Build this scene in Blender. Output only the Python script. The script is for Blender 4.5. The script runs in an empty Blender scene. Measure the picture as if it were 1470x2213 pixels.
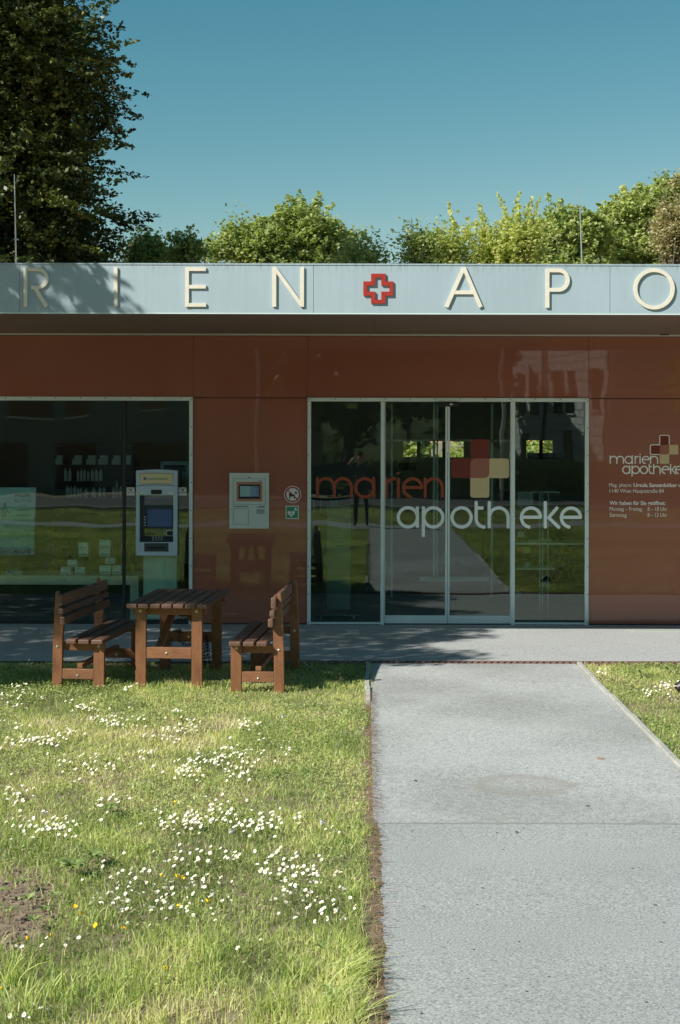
import bpy, math, random
import numpy as np
from mathutils import Vector, Matrix

C = bpy.context.scene.collection
RNG = np.random.default_rng(7)
random.seed(7)

# ------------------------------------------------------------------ camera
F = 3074.0            # focal length in photo pixels (50 mm on a 36 mm tall frame)
S = 175.0             # photo pixels per metre on the facade
D = F / S             # camera to facade
H = 400.0 / S         # camera height above the facade foot
XH, YH = 790.0, 950.0
SL = 0.0091           # lawn and path rise gently away from the building
cam_d = bpy.data.cameras.new("camera")
cam = bpy.data.objects.new("camera", cam_d)
C.objects.link(cam)
cam.matrix_world = Matrix.Translation((0, -D, H)) @ Matrix.Rotation(math.radians(90), 4, 'X') @ Matrix.Rotation(math.radians(0.12), 4, 'Z')
cam_d.sensor_fit = 'VERTICAL'
cam_d.sensor_height = 36.0
cam_d.lens = 36.0 * F / 2213.0
cam_d.shift_x = (735.0 - XH) / 2213.0
cam_d.shift_y = -(1106.5 - YH) / 2213.0
cam_d.clip_start = 0.02
cam_d.clip_end = 3000
bpy.context.scene.camera = cam

# ------------------------------------------------------------------ sky, sun, exposure
SUN = Vector((-1.05, -0.70, 1.0)).normalized()
elev = math.asin(SUN.z)
azim = math.atan2(SUN.x, SUN.y)
w = bpy.data.worlds.new("World")
bpy.context.scene.world = w
w.use_nodes = True
nt = w.node_tree
nt.nodes.clear()
sky = nt.nodes.new('ShaderNodeTexSky')
sky.sky_type = 'NISHITA'
sky.sun_disc = False
sky.sun_elevation = elev
sky.sun_rotation = azim % (2 * math.pi)
sky.air_density = 1.0
sky.dust_density = 0.0
sky.ozone_density = 3.0
sep = nt.nodes.new('ShaderNodeSeparateColor'); comb = nt.nodes.new('ShaderNodeCombineColor')
nt.links.new(sky.outputs[0], sep.inputs[0])
for ch, (gam, k) in enumerate(((1.9, 2.8), (1.1, 1.13), (1.0, 0.80))):      # clear teal-leaning sky of the photograph's film colours
    m0 = nt.nodes.new('ShaderNodeMath'); m0.operation = 'MULTIPLY'; m0.inputs[1].default_value = 0.1
    p0 = nt.nodes.new('ShaderNodeMath'); p0.operation = 'POWER'; p0.inputs[1].default_value = gam
    m1 = nt.nodes.new('ShaderNodeMath'); m1.operation = 'MULTIPLY'; m1.inputs[1].default_value = k*10
    nt.links.new(sep.outputs[ch], m0.inputs[0]); nt.links.new(m0.outputs[0], p0.inputs[0]); nt.links.new(p0.outputs[0], m1.inputs[0]); nt.links.new(m1.outputs[0], comb.inputs[ch])
bg = nt.nodes.new('ShaderNodeBackground'); bg.inputs['Strength'].default_value = 0.068
wo = nt.nodes.new('ShaderNodeOutputWorld')
nt.links.new(comb.outputs[0], bg.inputs['Color'])
nt.links.new(bg.outputs[0], wo.inputs['Surface'])
sd = bpy.data.lights.new("sun", 'SUN')
sd.energy = 4.5
sd.angle = math.radians(0.53)
sd.color = (1.0, 0.955, 0.87)
sun = bpy.data.objects.new("sun", sd)
C.objects.link(sun)
sun.rotation_euler = SUN.to_track_quat('Z', 'Y').to_euler()
sun.location = SUN * 40
vs = bpy.context.scene.view_settings
vs.view_transform = 'Standard'
vs.look = 'None'
vs.exposure = 0.62
vs.gamma = 1.0
bpy.context.scene.cycles.max_bounces = 10
bpy.context.scene.cycles.transparent_max_bounces = 24
bpy.context.scene.cycles.glossy_bounces = 5

# ------------------------------------------------------------------ helpers
def P(px, py, Y):
    d = D + Y
    return Vector(((px - XH) * d / F, Y, H - (py - YH) * d / F))
def gz(y):
    return SL * min(max(-y, 0.0), 17.6)
def ground_d(py, h=0.0):
    return F * (H - h - SL * D) / (py - YH - F * SL)
def G(px, py, h=0.0):
    d = ground_d(py, h)
    y = d - D
    return Vector(((px - XH) * d / F, y, gz(y) + h))

def tag(o, label=None, cat=None, group=None, kind=None):
    if label: o['label'] = label
    if cat: o['category'] = cat
    if group: o['group'] = group
    if kind: o['kind'] = kind
    return o
def empty(name, loc, label, cat, group=None, rz=0):
    o = bpy.data.objects.new(name, None); C.objects.link(o)
    o.location = loc; o.rotation_euler = (0, 0, rz)
    o.empty_display_size = 0.2
    return tag(o, label, cat, group)

class MB:
    def __init__(s, org=(0, 0, 0)):
        s.v, s.f, s.o, s.mi, s.m = [], [], Vector(org), [], 0
    def addv(s, pts):
        n = len(s.v); s.v += [tuple(Vector(p) - s.o) for p in pts]; return n
    def face(s, idx): s.f.append(tuple(idx)); s.mi.append(s.m)
    def box(s, x0, x1, y0, y1, z0, z1, M=None):
        pts = [Vector(p) for p in ((x0,y0,z0),(x1,y0,z0),(x1,y1,z0),(x0,y1,z0),(x0,y0,z1),(x1,y0,z1),(x1,y1,z1),(x0,y1,z1))]
        if M is not None: pts = [M @ p for p in pts]
        n = s.addv(pts)
        for q in ((0,3,2,1),(4,5,6,7),(0,1,5,4),(1,2,6,5),(2,3,7,6),(3,0,4,7)): s.face([n+i for i in q])
        return s
    def pbox(s, px0, py0, px1, py1, Y0, Y1):      # box whose front (y = Y0) covers the given photo rectangle
        a, b = P(px0, py0, Y0), P(px1, py1, Y0)
        return s.box(a.x, b.x, Y0, Y1, b.z, a.z)
    def prism(s, poly, y0, y1):                   # poly of (x, z), extruded in y
        n = len(poly); a = s.addv([(x, y0, z) for x, z in poly]); b = s.addv([(x, y1, z) for x, z in poly])
        s.face([a+i for i in range(n)]); s.face([b+i for i in reversed(range(n))])
        for i in range(n):
            j = (i+1) % n; s.face([a+i, b+i, b+j, a+j])
        return s
    def prismM(s, poly, h0, h1, M):               # poly of (x, y) extruded in local z, then M
        n = len(poly); a = s.addv([M @ Vector((x, y, h0)) for x, y in poly]); b = s.addv([M @ Vector((x, y, h1)) for x, y in poly])
        s.face([a+i for i in reversed(range(n))]); s.face([b+i for i in range(n)])
        for i in range(n):
            j = (i+1) % n; s.face([a+i, a+j, b+j, b+i])
        return s
    def tube(s, pts, r, n=8, caps=True):
        pts = [Vector(p) for p in pts]
        rs = r if isinstance(r, (list, tuple)) else [r]*len(pts)
        rings = []
        for i, p in enumerate(pts):
            t = (pts[min(i+1, len(pts)-1)] - pts[max(i-1, 0)])
            if t.length < 1e-9: t = Vector((0,0,1))
            t.normalize()
            a = t.orthogonal().normalized() if abs(t.z) > .9 else t.cross(Vector((0,0,1))).normalized()
            b = t.cross(a)
            rings.append(s.addv([p + (a*math.cos(k*2*math.pi/n) + b*math.sin(k*2*math.pi/n))*rs[i] for k in range(n)]))
        for q in range(len(rings)-1):
            for k in range(n):
                s.face([rings[q]+k, rings[q]+(k+1)%n, rings[q+1]+(k+1)%n, rings[q+1]+k])
        if caps:
            s.face([rings[0]+k for k in reversed(range(n))]); s.face([rings[-1]+k for k in range(n)])
        return s
    def disc(s, c, r, axis, h, n=16):
        c = Vector(c); ax = Vector(axis).normalized()
        return s.tube([c, c + ax*h], r, n)
    def ball(s, c, r, sc=(1,1,1), n=12, m=8, M=None):
        c = Vector(c); rows = []
        for i in range(m+1):
            th = math.pi*i/m
            ring = []
            for k in range(n):
                ph = 2*math.pi*k/n
                p = Vector((math.sin(th)*math.cos(ph)*sc[0], math.sin(th)*math.sin(ph)*sc[1], math.cos(th)*sc[2]))*r
                if M is not None: p = M @ p
                ring.append(c+p)
            rows.append(s.addv(ring))
        for i in range(m):
            for k in range(n):
                s.face([rows[i]+k, rows[i+1]+k, rows[i+1]+(k+1)%n, rows[i]+(k+1)%n])
        return s
    def ribbon(s, pts, wd, y0, y1, closed=False, rnd=False):  # flat stroke in x,z plane with a thickness in y
        pts = [Vector((p[0], p[1])) for p in pts]
        n = len(pts); L, R = [], []
        if rnd and not closed:
            pass
        for i in range(n):
            if closed: a, b = pts[(i-1) % n], pts[(i+1) % n]
            else: a, b = pts[max(i-1,0)], pts[min(i+1,n-1)]
            p = pts[i]
            t1 = (p-a); t2 = (b-p)
            if t1.length < 1e-9: t1 = t2
            if t2.length < 1e-9: t2 = t1
            t1 = t1.normalized(); t2 = t2.normalized()
            nn = Vector((-(t1+t2).y, (t1+t2).x))
            if nn.length < 1e-6: nn = Vector((-t1.y, t1.x))
            nn.normalize()
            k = max(0.45, nn.dot(Vector((-t1.y, t1.x))))
            L.append(p + nn*wd/2/k); R.append(p - nn*wd/2/k)
        cap0, cap1 = [], []
        if rnd and not closed:
            for (pp, q, side, out) in ((pts[0], pts[1], 1, cap0), (pts[-1], pts[-2], -1, cap1)):
                t = (pp-q).normalized(); nrm = Vector((-t.y, t.x))
                for k in range(1, 5):
                    a = math.pi*k/5
                    out.append(pp + nrm*math.cos(a)*wd/2 + t*math.sin(a)*wd/2*0.55)
        if closed:
            for i in range(n):
                j = (i+1) % n
                A = s.addv([(L[i].x,y0,L[i].y),(L[j].x,y0,L[j].y),(R[j].x,y0,R[j].y),(R[i].x,y0,R[i].y),
                            (L[i].x,y1,L[i].y),(L[j].x,y1,L[j].y),(R[j].x,y1,R[j].y),(R[i].x,y1,R[i].y)])
                s.face([A,A+1,A+2,A+3]); s.face([A+7,A+6,A+5,A+4]); s.face([A,A+4,A+5,A+1]); s.face([A+3,A+2,A+6,A+7])
        else:
            poly = L + cap1 + list(reversed(R)) + cap0
            poly = [(q.x, q.y) for q in poly]
            nq = len(poly)
            a = s.addv([(x, y0, z) for x, z in poly]); b = s.addv([(x, y1, z) for x, z in poly])
            nL = n
            def strip(base, rev):
                for i in range(nL-1):
                    q = [base+i, base+i+1, base+nL+len(cap1)+(nL-2-i), base+nL+len(cap1)+(nL-1-i)]
                    s.face(list(reversed(q)) if rev else q)
                if cap1:
                    q = [base+nL-1] + [base+nL+k for k in range(len(cap1))] + [base+nL+len(cap1)]
                    s.face(list(reversed(q)) if rev else q)
                if cap0:
                    o = 2*nL+len(cap1)
                    q = [base+o-1] + [base+o+k for k in range(len(cap0))] + [base]
                    s.face(list(reversed(q)) if rev else q)
            strip(a, False); strip(b, True)
            for i in range(nq):
                j = (i+1) % nq; s.face([a+i, b+i, b+j, a+j])
        return s
    def build(s, name, mat, parent=None, bevel=0, smooth=False, loc=None):
        me = bpy.data.meshes.new(name)
        me.from_pydata(s.v, [], s.f)
        mats = mat if isinstance(mat, (list, tuple)) else [mat]
        for m in mats: me.materials.append(m)
        if len(mats) > 1: me.polygons.foreach_set('material_index', s.mi)
        if smooth: me.polygons.foreach_set('use_smooth', [True]*len(s.f))
        me.validate(); me.update()
        o = bpy.data.objects.new(name, me); C.objects.link(o)
        o.location = loc if loc is not None else s.o
        if parent is not None:
            o.parent = parent
            if loc is None: o.location = s.o
        if bevel:
            b = o.modifiers.new('bevel', 'BEVEL'); b.width = bevel; b.segments = 2; b.limit_method = 'ANGLE'
        return o

def mesh_np(name, V, Q, mat, parent=None, attr=None, loc=(0,0,0), smooth=False):
    me = bpy.data.meshes.new(name)
    me.vertices.add(len(V)); me.vertices.foreach_set('co', np.asarray(V, dtype=np.float32).ravel())
    k = Q.shape[1]
    me.loops.add(Q.size); me.loops.foreach_set('vertex_index', Q.astype(np.int32).ravel())
    me.polygons.add(len(Q))
    me.polygons.foreach_set('loop_start', np.arange(0, Q.size, k, dtype=np.int32))
    me.polygons.foreach_set('loop_total', np.full(len(Q), k, dtype=np.int32))
    if smooth: me.polygons.foreach_set('use_smooth', np.ones(len(Q), dtype=bool))
    me.update(calc_edges=True)
    if attr is not None:
        a = me.attributes.new('tint', 'FLOAT', 'POINT'); a.data.foreach_set('value', np.asarray(attr, dtype=np.float32))
    me.materials.append(mat)
    o = bpy.data.objects.new(name, me); C.objects.link(o); o.location = loc
    if parent is not None: o.parent = parent
    return o

def child_at_world(o, parent):
    """parent an object whose geometry was built in world coordinates"""
    o.parent = parent
    if parent.parent is None:
        o.matrix_parent_inverse = (Matrix.Translation(parent.location) @ parent.rotation_euler.to_matrix().to_4x4()).inverted()
    return o

# ------------------------------------------------------------------ materials
def newmat(name):
    m = bpy.data.materials.new(name); m.use_nodes = True
    n = m.node_tree; b = n.nodes['Principled BSDF']
    return m, n, b
def lk(n, a, b): n.links.new(a, b)
def simple(name, col, rough=0.5, metal=0.0, spec=0.5, var=0.0, scale=8.0, bump=0.0, bscale=60.0):
    m, n, b = newmat(name)
    b.inputs['Roughness'].default_value = rough; b.inputs['Metallic'].default_value = metal
    b.inputs['Specular IOR Level'].default_value = spec
    b.inputs['Base Color'].default_value = (*col, 1)
    tc = n.nodes.new('ShaderNodeTexCoord')
    if var:
        t = n.nodes.new('ShaderNodeTexNoise'); t.inputs['Scale'].default_value = scale; t.inputs['Detail'].default_value = 6
        lk(n, tc.outputs['Object'], t.inputs['Vector'])
        r = n.nodes.new('ShaderNodeValToRGB')
        r.color_ramp.elements[0].position = .3; r.color_ramp.elements[1].position = .7
        r.color_ramp.elements[0].color = (*[c*(1-var) for c in col], 1); r.color_ramp.elements[1].color = (*[min(1, c*(1+var)) for c in col], 1)
        lk(n, t.outputs['Fac'], r.inputs['Fac']); lk(n, r.outputs['Color'], b.inputs['Base Color'])
    if bump:
        t = n.nodes.new('ShaderNodeTexNoise'); t.inputs['Scale'].default_value = bscale; t.inputs['Detail'].default_value = 4
        lk(n, tc.outputs['Object'], t.inputs['Vector'])
        bp = n.nodes.new('ShaderNodeBump'); bp.inputs['Strength'].default_value = bump; bp.inputs['Distance'].default_value = .01
        lk(n, t.outputs['Fac'], bp.inputs['Height']); lk(n, bp.outputs[0], b.inputs['Normal'])
    return m
def ramp_on(n, src, stops):
    r = n.nodes.new('ShaderNodeValToRGB'); cr = r.color_ramp
    while len(cr.elements) > 1: cr.elements.remove(cr.elements[-1])
    cr.elements[0].position = stops[0][0]; cr.elements[0].color = (*stops[0][1], 1)
    for p, c in stops[1:]:
        e = cr.elements.new(p); e.color = (*c, 1)
    lk(n, src, r.inputs['Fac']); return r
def noise(n, scale, detail=5, rough=.55, vec=None, coord='Object', dist=0):
    t = n.nodes.new('ShaderNodeTexNoise'); t.inputs['Scale'].default_value = scale; t.inputs['Detail'].default_value = detail
    t.inputs['Roughness'].default_value = rough; t.inputs['Distortion'].default_value = dist
    if vec is None:
        tc = n.nodes.new('ShaderNodeTexCoord'); vec = tc.outputs[coord]
    lk(n, vec, t.inputs['Vector']); return t
def mixc(n, fac, a, b, mode='MIX'):
    x = n.nodes.new('ShaderNodeMix'); x.data_type = 'RGBA'; x.blend_type = mode
    for k, v in (('Factor', fac), ('A', a), ('B', b)):
        if isinstance(v, (int, float)): x.inputs[k].default_value = v
        elif isinstance(v, tuple): x.inputs[k].default_value = (*v, 1)
        else: lk(n, v, x.inputs[k])
    return x.outputs['Result']

def leafmat(name, stops, trans=0.35, rough=.5):
    m, n, b = newmat(name)
    at = n.nodes.new('ShaderNodeAttribute'); at.attribute_name = 'tint'
    r = ramp_on(n, at.outputs['Fac'], stops)
    lk(n, r.outputs[0], b.inputs['Base Color']); b.inputs['Roughness'].default_value = rough
    b.inputs['Specular IOR Level'].default_value = .35
    tr = n.nodes.new('ShaderNodeBsdfTranslucent')
    g = mixc(n, 1.0, r.outputs[0], (1.0, 1.15, .55), 'MULTIPLY')
    lk(n, g, tr.inputs['Color'])
    mx = n.nodes.new('ShaderNodeMixShader'); mx.inputs[0].default_value = trans
    lk(n, b.outputs[0], mx.inputs[1]); lk(n, tr.outputs[0], mx.inputs[2])
    lk(n, mx.outputs[0], n.nodes['Material Output'].inputs['Surface'])
    return m

def glassmat(name, tint, refl=.045, wob=0.0):
    m = bpy.data.materials.new(name); m.use_nodes = True; n = m.node_tree; n.nodes.clear()
    out = n.nodes.new('ShaderNodeOutputMaterial'); tr = n.nodes.new('ShaderNodeBsdfTransparent'); gl = n.nodes.new('ShaderNodeBsdfGlossy')
    tr.inputs[0].default_value = (*tint, 1); gl.inputs['Roughness'].default_value = 0.0
    gl.inputs['Color'].default_value = (.92, 1, .97, 1)
    fr = n.nodes.new('ShaderNodeFresnel'); fr.inputs['IOR'].default_value = 1.5
    mr = n.nodes.new('ShaderNodeMath'); mr.operation = 'ADD'; mr.inputs[1].default_value = refl
    lk(n, fr.outputs[0], mr.inputs[0])
    mx = n.nodes.new('ShaderNodeMixShader'); lk(n, mr.outputs[0], mx.inputs[0]); lk(n, tr.outputs[0], mx.inputs[1]); lk(n, gl.outputs[0], mx.inputs[2])
    lk(n, mx.outputs[0], out.inputs[0])
    if wob:
        t = noise(n, 1.1, 1, .4); bp = n.nodes.new('ShaderNodeBump'); bp.inputs['Strength'].default_value = wob; bp.inputs['Distance'].default_value = .02
        lk(n, t.outputs['Fac'], bp.inputs['Height']); lk(n, bp.outputs[0], gl.inputs['Normal'])
    return m

M = {}
def mat_wallglass():
    m, n, b = newmat('orange_glass_panel')
    t = noise(n, .9, 2, .5)
    r = ramp_on(n, t.outputs['Fac'], [(.3, (.305, .118, .076)), (.7, (.34, .136, .090))])
    lk(n, r.outputs[0], b.inputs['Base Color']); b.inputs['Roughness'].default_value = .02
    b.inputs['IOR'].default_value = 1.52
    t2 = noise(n, 1.3, 1.5, .4)
    bp = n.nodes.new('ShaderNodeBump'); bp.inputs['Strength'].default_value = .10; bp.inputs['Distance'].default_value = .02
    lk(n, t2.outputs['Fac'], bp.inputs['Height']); lk(n, bp.outputs[0], b.inputs['Normal'])
    return m
M['panel'] = mat_wallglass()
M['glass'] = glassmat('window_glass', (.90, .96, .94), .020, .13)
M['thin_glass'] = glassmat('display_glass', (.86, .95, .92), .02)
M['alu'] = simple('aluminium_frame', (.66, .78, .75), .42, .0, var=.06, scale=3)
M['alu_dark'] = simple('dark_gasket', (.02, .02, .022), .6)
M['white_metal'] = simple('painted_steel_grey', (.58, .68, .63), .45, var=.04, scale=2)
M['black'] = simple('black_plastic', (.012, .012, .013), .45)
M['soffit'] = simple('brown_soffit', (.20, .135, .10), .6, var=.08, scale=1.5)
M['rail'] = simple('soffit_rail', (.70, .72, .60), .5, var=.05, scale=3)
M['cream'] = simple('cream_letter', (.76, .71, .59), .45, var=.05, scale=14)
M['red'] = simple('red_enamel', (.38, .035, .022), .4, var=.08, scale=20)
M['dark_red'] = simple('dark_red_film', (.17, .020, .006), .5)
M['orange_film'] = simple('orange_red_film', (.30, .05, .015), .5)
M['salmon_film'] = simple('salmon_film', (.36, .135, .09), .5)
M['cream_film'] = simple('cream_film', (.60, .50, .27), .5)
M['white_film'] = simple('pale_film', (.80, .90, .90), .5)
M['white_print'] = simple('white_print', (.85, .86, .80), .5)
M['steel'] = simple('bolt_steel', (.6, .62, .6), .3, .9)
M['interior'] = simple('interior_wall', (.55, .58, .54), .8, var=.05, scale=1)
M['int_dark'] = simple('interior_dark_wood', (.05, .04, .035), .5)
M['floor'] = simple('shop_floor', (.28, .28, .25), .25, var=.08, scale=3)
M['ceil'] = simple('shop_ceiling', (.65, .68, .64), .8)
M['counter'] = simple('beige_counter', (.84, .80, .62), .5, var=.03, scale=2)
M['box_white'] = simple('pale_carton', (.86, .92, .88), .5, var=.08, scale=30)
M['box_blue'] = simple('blue_carton_print', (.15, .30, .42), .5)
M['bottle'] = simple('white_bottle', (.85, .9, .88), .35)
M['green_sign'] = simple('rescue_green', (.03, .27, .14), .45)
M['sign_white'] = simple('sign_white', (.72, .74, .70), .45)
M['sign_red'] = simple('sign_dark_red', (.35, .02, .025), .45)
M['atm_blue'] = simple('cash_machine_grey_blue', (.46, .60, .68), .4, var=.04, scale=6)
M['atm_screen'] = simple('dark_blue_screen', (.045, .11, .30), .15)
M['atm_dark'] = simple('dark_slate_plastic', (.045, .06, .07), .4)
M['atm_sign'] = simple('yellow_sign_face', (.66, .58, .34), .4)
M['salmon_panel'] = simple('salmon_panel', (.45, .20, .13), .45)
M['display'] = simple('lcd_display', (.28, .50, .52), .2)
M['display2'] = simple('lcd_display_lines', (.20, .33, .48), .2)
def mat_fascia():
    m, n, b = newmat('fascia_metal')
    tc = n.nodes.new('ShaderNodeTexCoord'); mp = n.nodes.new('ShaderNodeMapping'); mp.inputs['Scale'].default_value = (9, 1, .5)
    lk(n, tc.outputs['Object'], mp.inputs['Vector'])
    t = noise(n, 3.0, 7, .7, mp.outputs[0])
    r = ramp_on(n, t.outputs['Fac'], [(.30, (.365, .46, .51)), (.55, (.385, .485, .535)), (.75, (.405, .51, .56))])
    t2 = noise(n, 1.2, 3); r2 = ramp_on(n, t2.outputs['Fac'], [(.3, (.93, .93, .93)), (.7, (1, 1, 1))])
    c = mixc(n, 1.0, r.outputs[0], r2.outputs[0], 'MULTIPLY')
    # dirt dribbles below the top lip
    sp = n.nodes.new('ShaderNodeSeparateXYZ'); lk(n, tc.outputs['Object'], sp.inputs[0])
    mr = n.nodes.new('ShaderNodeMapRange'); mr.inputs['From Min'].default_value = 3.98; mr.inputs['From Max'].default_value = 4.1; lk(n, sp.outputs['Z'], mr.inputs['Value'])
    mp3 = n.nodes.new('ShaderNodeMapping'); mp3.inputs['Scale'].default_value = (40, 1, 6); lk(n, tc.outputs['Object'], mp3.inputs['Vector'])
    t3 = noise(n, 1.0, 6, .75, mp3.outputs[0]); r3 = ramp_on(n, t3.outputs['Fac'], [(.50, (0, 0, 0)), (.66, (.75, .75, .75))])
    mm = n.nodes.new('ShaderNodeMath'); mm.operation = 'MULTIPLY'; lk(n, mr.outputs[0], mm.inputs[0]); lk(n, r3.outputs[0], mm.inputs[1])
    c = mixc(n, mm.outputs[0], c, (.16, .19, .19))
    lk(n, c, b.inputs['Base Color']); b.inputs['Roughness'].default_value = .5
    return m
M['fascia'] = mat_fascia()
def mat_wood(name, a, bcol, dark):
    m, n, b = newmat(name)
    tc = n.nodes.new('ShaderNodeTexCoord'); mp = n.nodes.new('ShaderNodeMapping')
    lk(n, tc.outputs['Generated'], mp.inputs['Vector'])
    oi = n.nodes.new('ShaderNodeObjectInfo')
    ad = n.nodes.new('ShaderNodeVectorMath'); ad.operation = 'ADD'; lk(n, tc.outputs['Object'], ad.inputs[0]); lk(n, oi.outputs['Random'], ad.inputs[1])
    mp2 = n.nodes.new('ShaderNodeMapping'); mp2.inputs['Scale'].default_value = dark; lk(n, ad.outputs[0], mp2.inputs['Vector'])
    t = noise(n, 5, 8, .68, mp2.outputs[0], dist=1.2)
    r = ramp_on(n, t.outputs['Fac'], [(.25, a), (.5, tuple((x+y)/2 for x, y in zip(a, bcol))), (.75, bcol)])
    t4 = noise(n, 4, 3, .5, ad.outputs[0]); r4 = ramp_on(n, t4.outputs['Fac'], [(.3, (.75, .75, .75)), (.7, (1.12, 1.12, 1.12))])
    lk(n, mixc(n, 1.0, r.outputs[0], r4.outputs[0], 'MULTIPLY'), b.inputs['Base Color'])
    b.inputs['Roughness'].default_value = .48
    bp = n.nodes.new('ShaderNodeBump'); bp.inputs['Strength'].default_value = .35; bp.inputs['Distance'].default_value = .004
    lk(n, t.outputs['Fac'], bp.inputs['Height']); lk(n, bp.outputs[0], b.inputs['Normal'])
    return m
M['wood_post'] = mat_wood('stained_pine_upright', (.15, .058, .024), (.31, .14, .066), (14, 14, 1.2))
M['wood_beam'] = mat_wood('stained_pine_crosspiece', (.16, .064, .028), (.32, .15, .076), (1.2, 14, 14))
M['wood_slat'] = mat_wood('weathered_brown_slat', (.085, .042, .028), (.21, .115, .08), (14, 1.0, 14))

def mat_path():
    m, n, b = newmat('exposed_gravel_concrete')
    t = noise(n, 85, 4, .8); r = ramp_on(n, t.outputs['Fac'], [(.36, (.15, .16, .165)), (.45, (.41, .42, .41)), (.60, (.54, .55, .535)), (.68, (.78, .79, .77))])
    t2 = noise(n, .55, 4, .6); r2 = ramp_on(n, t2.outputs['Fac'], [(.38, (.76, .76, .75)), (.58, (1, 1, 1))])
    t5 = noise(n, 26, 4, .6); r5 = ramp_on(n, t5.outputs['Fac'], [(.38, (.80, .80, .80)), (.6, (1, 1, 1))])
    c = mixc(n, 1, r.outputs[0], r2.outputs[0], 'MULTIPLY'); c = mixc(n, 1, c, r5.outputs[0], 'MULTIPLY')
    # one brown puddle stain
    tc = n.nodes.new('ShaderNodeTexCoord'); sb = n.nodes.new('ShaderNodeVectorMath'); sb.operation = 'SUBTRACT'; lk(n, tc.outputs['Object'], sb.inputs[0])
    q = G(1130, 1700); sb.inputs[1].default_value = (q.x, q.y, q.z)
    mp = n.nodes.new('ShaderNodeMapping'); mp.inputs['Scale'].default_value = (1.9, 1.9, 0); lk(n, sb.outputs[0], mp.inputs[0])
    nz = noise(n, 3, 3, .6); va = n.nodes.new('ShaderNodeVectorMath'); va.operation = 'LENGTH'; lk(n, mp.outputs[0], va.inputs[0])
    ad = n.nodes.new('ShaderNodeMath'); ad.operation = 'MULTIPLY_ADD'; lk(n, nz.outputs['Fac'], ad.inputs[0]); ad.inputs[1].default_value = .5; lk(n, va.outputs['Value'], ad.inputs[2])
    rr = ramp_on(n, ad.outputs[0], [(.55, (.16, .16, .16)), (.78, (.62, .62, .62)), (.92, (0, 0, 0))])
    c = mixc(n, rr.outputs[0], c, (.27, .255, .225))
    lk(n, c, b.inputs['Base Color']); b.inputs['Roughness'].default_value = .85
    bp = n.nodes.new('ShaderNodeBump'); bp.inputs['Strength'].default_value = .6; bp.inputs['Distance'].default_value = .004
    lk(n, t.outputs['Fac'], bp.inputs['Height']); lk(n, bp.outputs[0], b.inputs['Normal']); return m
M['path'] = mat_path()
def mat_asph(name, c0, c1, sc=190, patch=.85):
    m, n, b = newmat(name)
    t = noise(n, sc, 3, .7); r = ramp_on(n, t.outputs['Fac'], [(.35, tuple(x*.55 for x in c0)), (.45, c0), (.60, c1), (.70, tuple(min(1, x*1.45) for x in c1))])
    t2 = noise(n, .8, 5, .6); r2 = ramp_on(n, t2.outputs['Fac'], [(.3, (patch, patch, patch)), (.65, (1, 1, 1))])
    c = mixc(n, 1, r.outputs[0], r2.outputs[0], 'MULTIPLY')
    lk(n, c, b.inputs['Base Color']); b.inputs['Roughness'].default_value = .85
    bp = n.nodes.new('ShaderNodeBump'); bp.inputs['Strength'].default_value = .5; bp.inputs['Distance'].default_value = .003
    lk(n, t.outputs['Fac'], bp.inputs['Height']); lk(n, bp.outputs[0], b.inputs['Normal']); return m
M['asphalt'] = mat_asph('pale_asphalt', (.32, .335, .322), (.405, .42, .405), 90, .86)
M['paving'] = mat_asph('pavement_screed', (.385, .40, .395), (.43, .445, .44), 60, .9)
M['road'] = mat_asph('road_asphalt', (.10, .10, .10), (.14, .14, .14), 60)
M['kerb'] = simple('kerb_concrete', (.38, .38, .34), .9, var=.2, scale=12, bump=.3)
M['rust'] = simple('rusty_drain_grate', (.20, .12, .095), .8, var=.3, scale=40)
def mat_soil():
    m, n, b = newmat('lawn_soil')
    t = noise(n, 14, 10, .78); r = ramp_on(n, t.outputs['Fac'], [(.34, (.12, .085, .058)), (.50, (.29, .21, .15)), (.66, (.45, .35, .26))])
    t2 = noise(n, .7, 4, .6); r2 = ramp_on(n, t2.outputs['Fac'], [(.45, (0, 0, 0)), (.6, (.5, .5, .5))])
    c = mixc(n, r2.outputs[0], r.outputs[0], (.17, .18, .06))
    lk(n, c, b.inputs['Base Color']); b.inputs['Roughness'].default_value = .95
    bp = n.nodes.new('ShaderNodeBump'); bp.inputs['Strength'].default_value = .9; bp.inputs['Distance'].default_value = .03
    lk(n, t.outputs['Fac'], bp.inputs['Height']); lk(n, bp.outputs[0], b.inputs['Normal']); return m
M['soil'] = mat_soil()
M['grass'] = leafmat('grass_blades', [(0, (.24, .30, .09)), (.3, (.44, .53, .18)), (.6, (.63, .67, .25)), (.85, (.80, .75, .36)), (1, (.84, .76, .52))], .42, .42)
M['clover'] = leafmat('clover_leaves', [(0, (.16, .24, .07)), (1, (.46, .53, .20))], .3, .5)
M['leaf_dark'] = leafmat('dark_leaves', [(0, (.025, .038, .014)), (.6, (.10, .13, .035)), (1, (.38, .38, .08))], .22, .45)  # dark base; the brighter olive tones stand in for sunlit flecks
M['leaf_mid'] = leafmat('mid_leaves', [(0, (.15, .215, .075)), (.6, (.38, .44, .17)), (1, (.60, .62, .27))], .45, .5)
M['leaf_light'] = leafmat('light_leaves', [(0, (.34, .39, .13)), (.6, (.58, .59, .23)), (1, (.72, .68, .30))], .48, .5)
M['leaf_brown'] = leafmat('brownish_leaves', [(0, (.24, .22, .10)), (.6, (.42, .37, .19)), (1, (.55, .48, .30))], .3, .5)
M['bark'] = simple('bark', (.09, .075, .055), .9, var=.35, scale=14, bump=.8, bscale=20)
def petal():
    m, n, b = newmat('daisy_petals'); b.inputs['Base Color'].default_value = (.82, .83, .80, 1); b.inputs['Roughness'].default_value = .6; return m
M['petal'] = petal()
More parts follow.
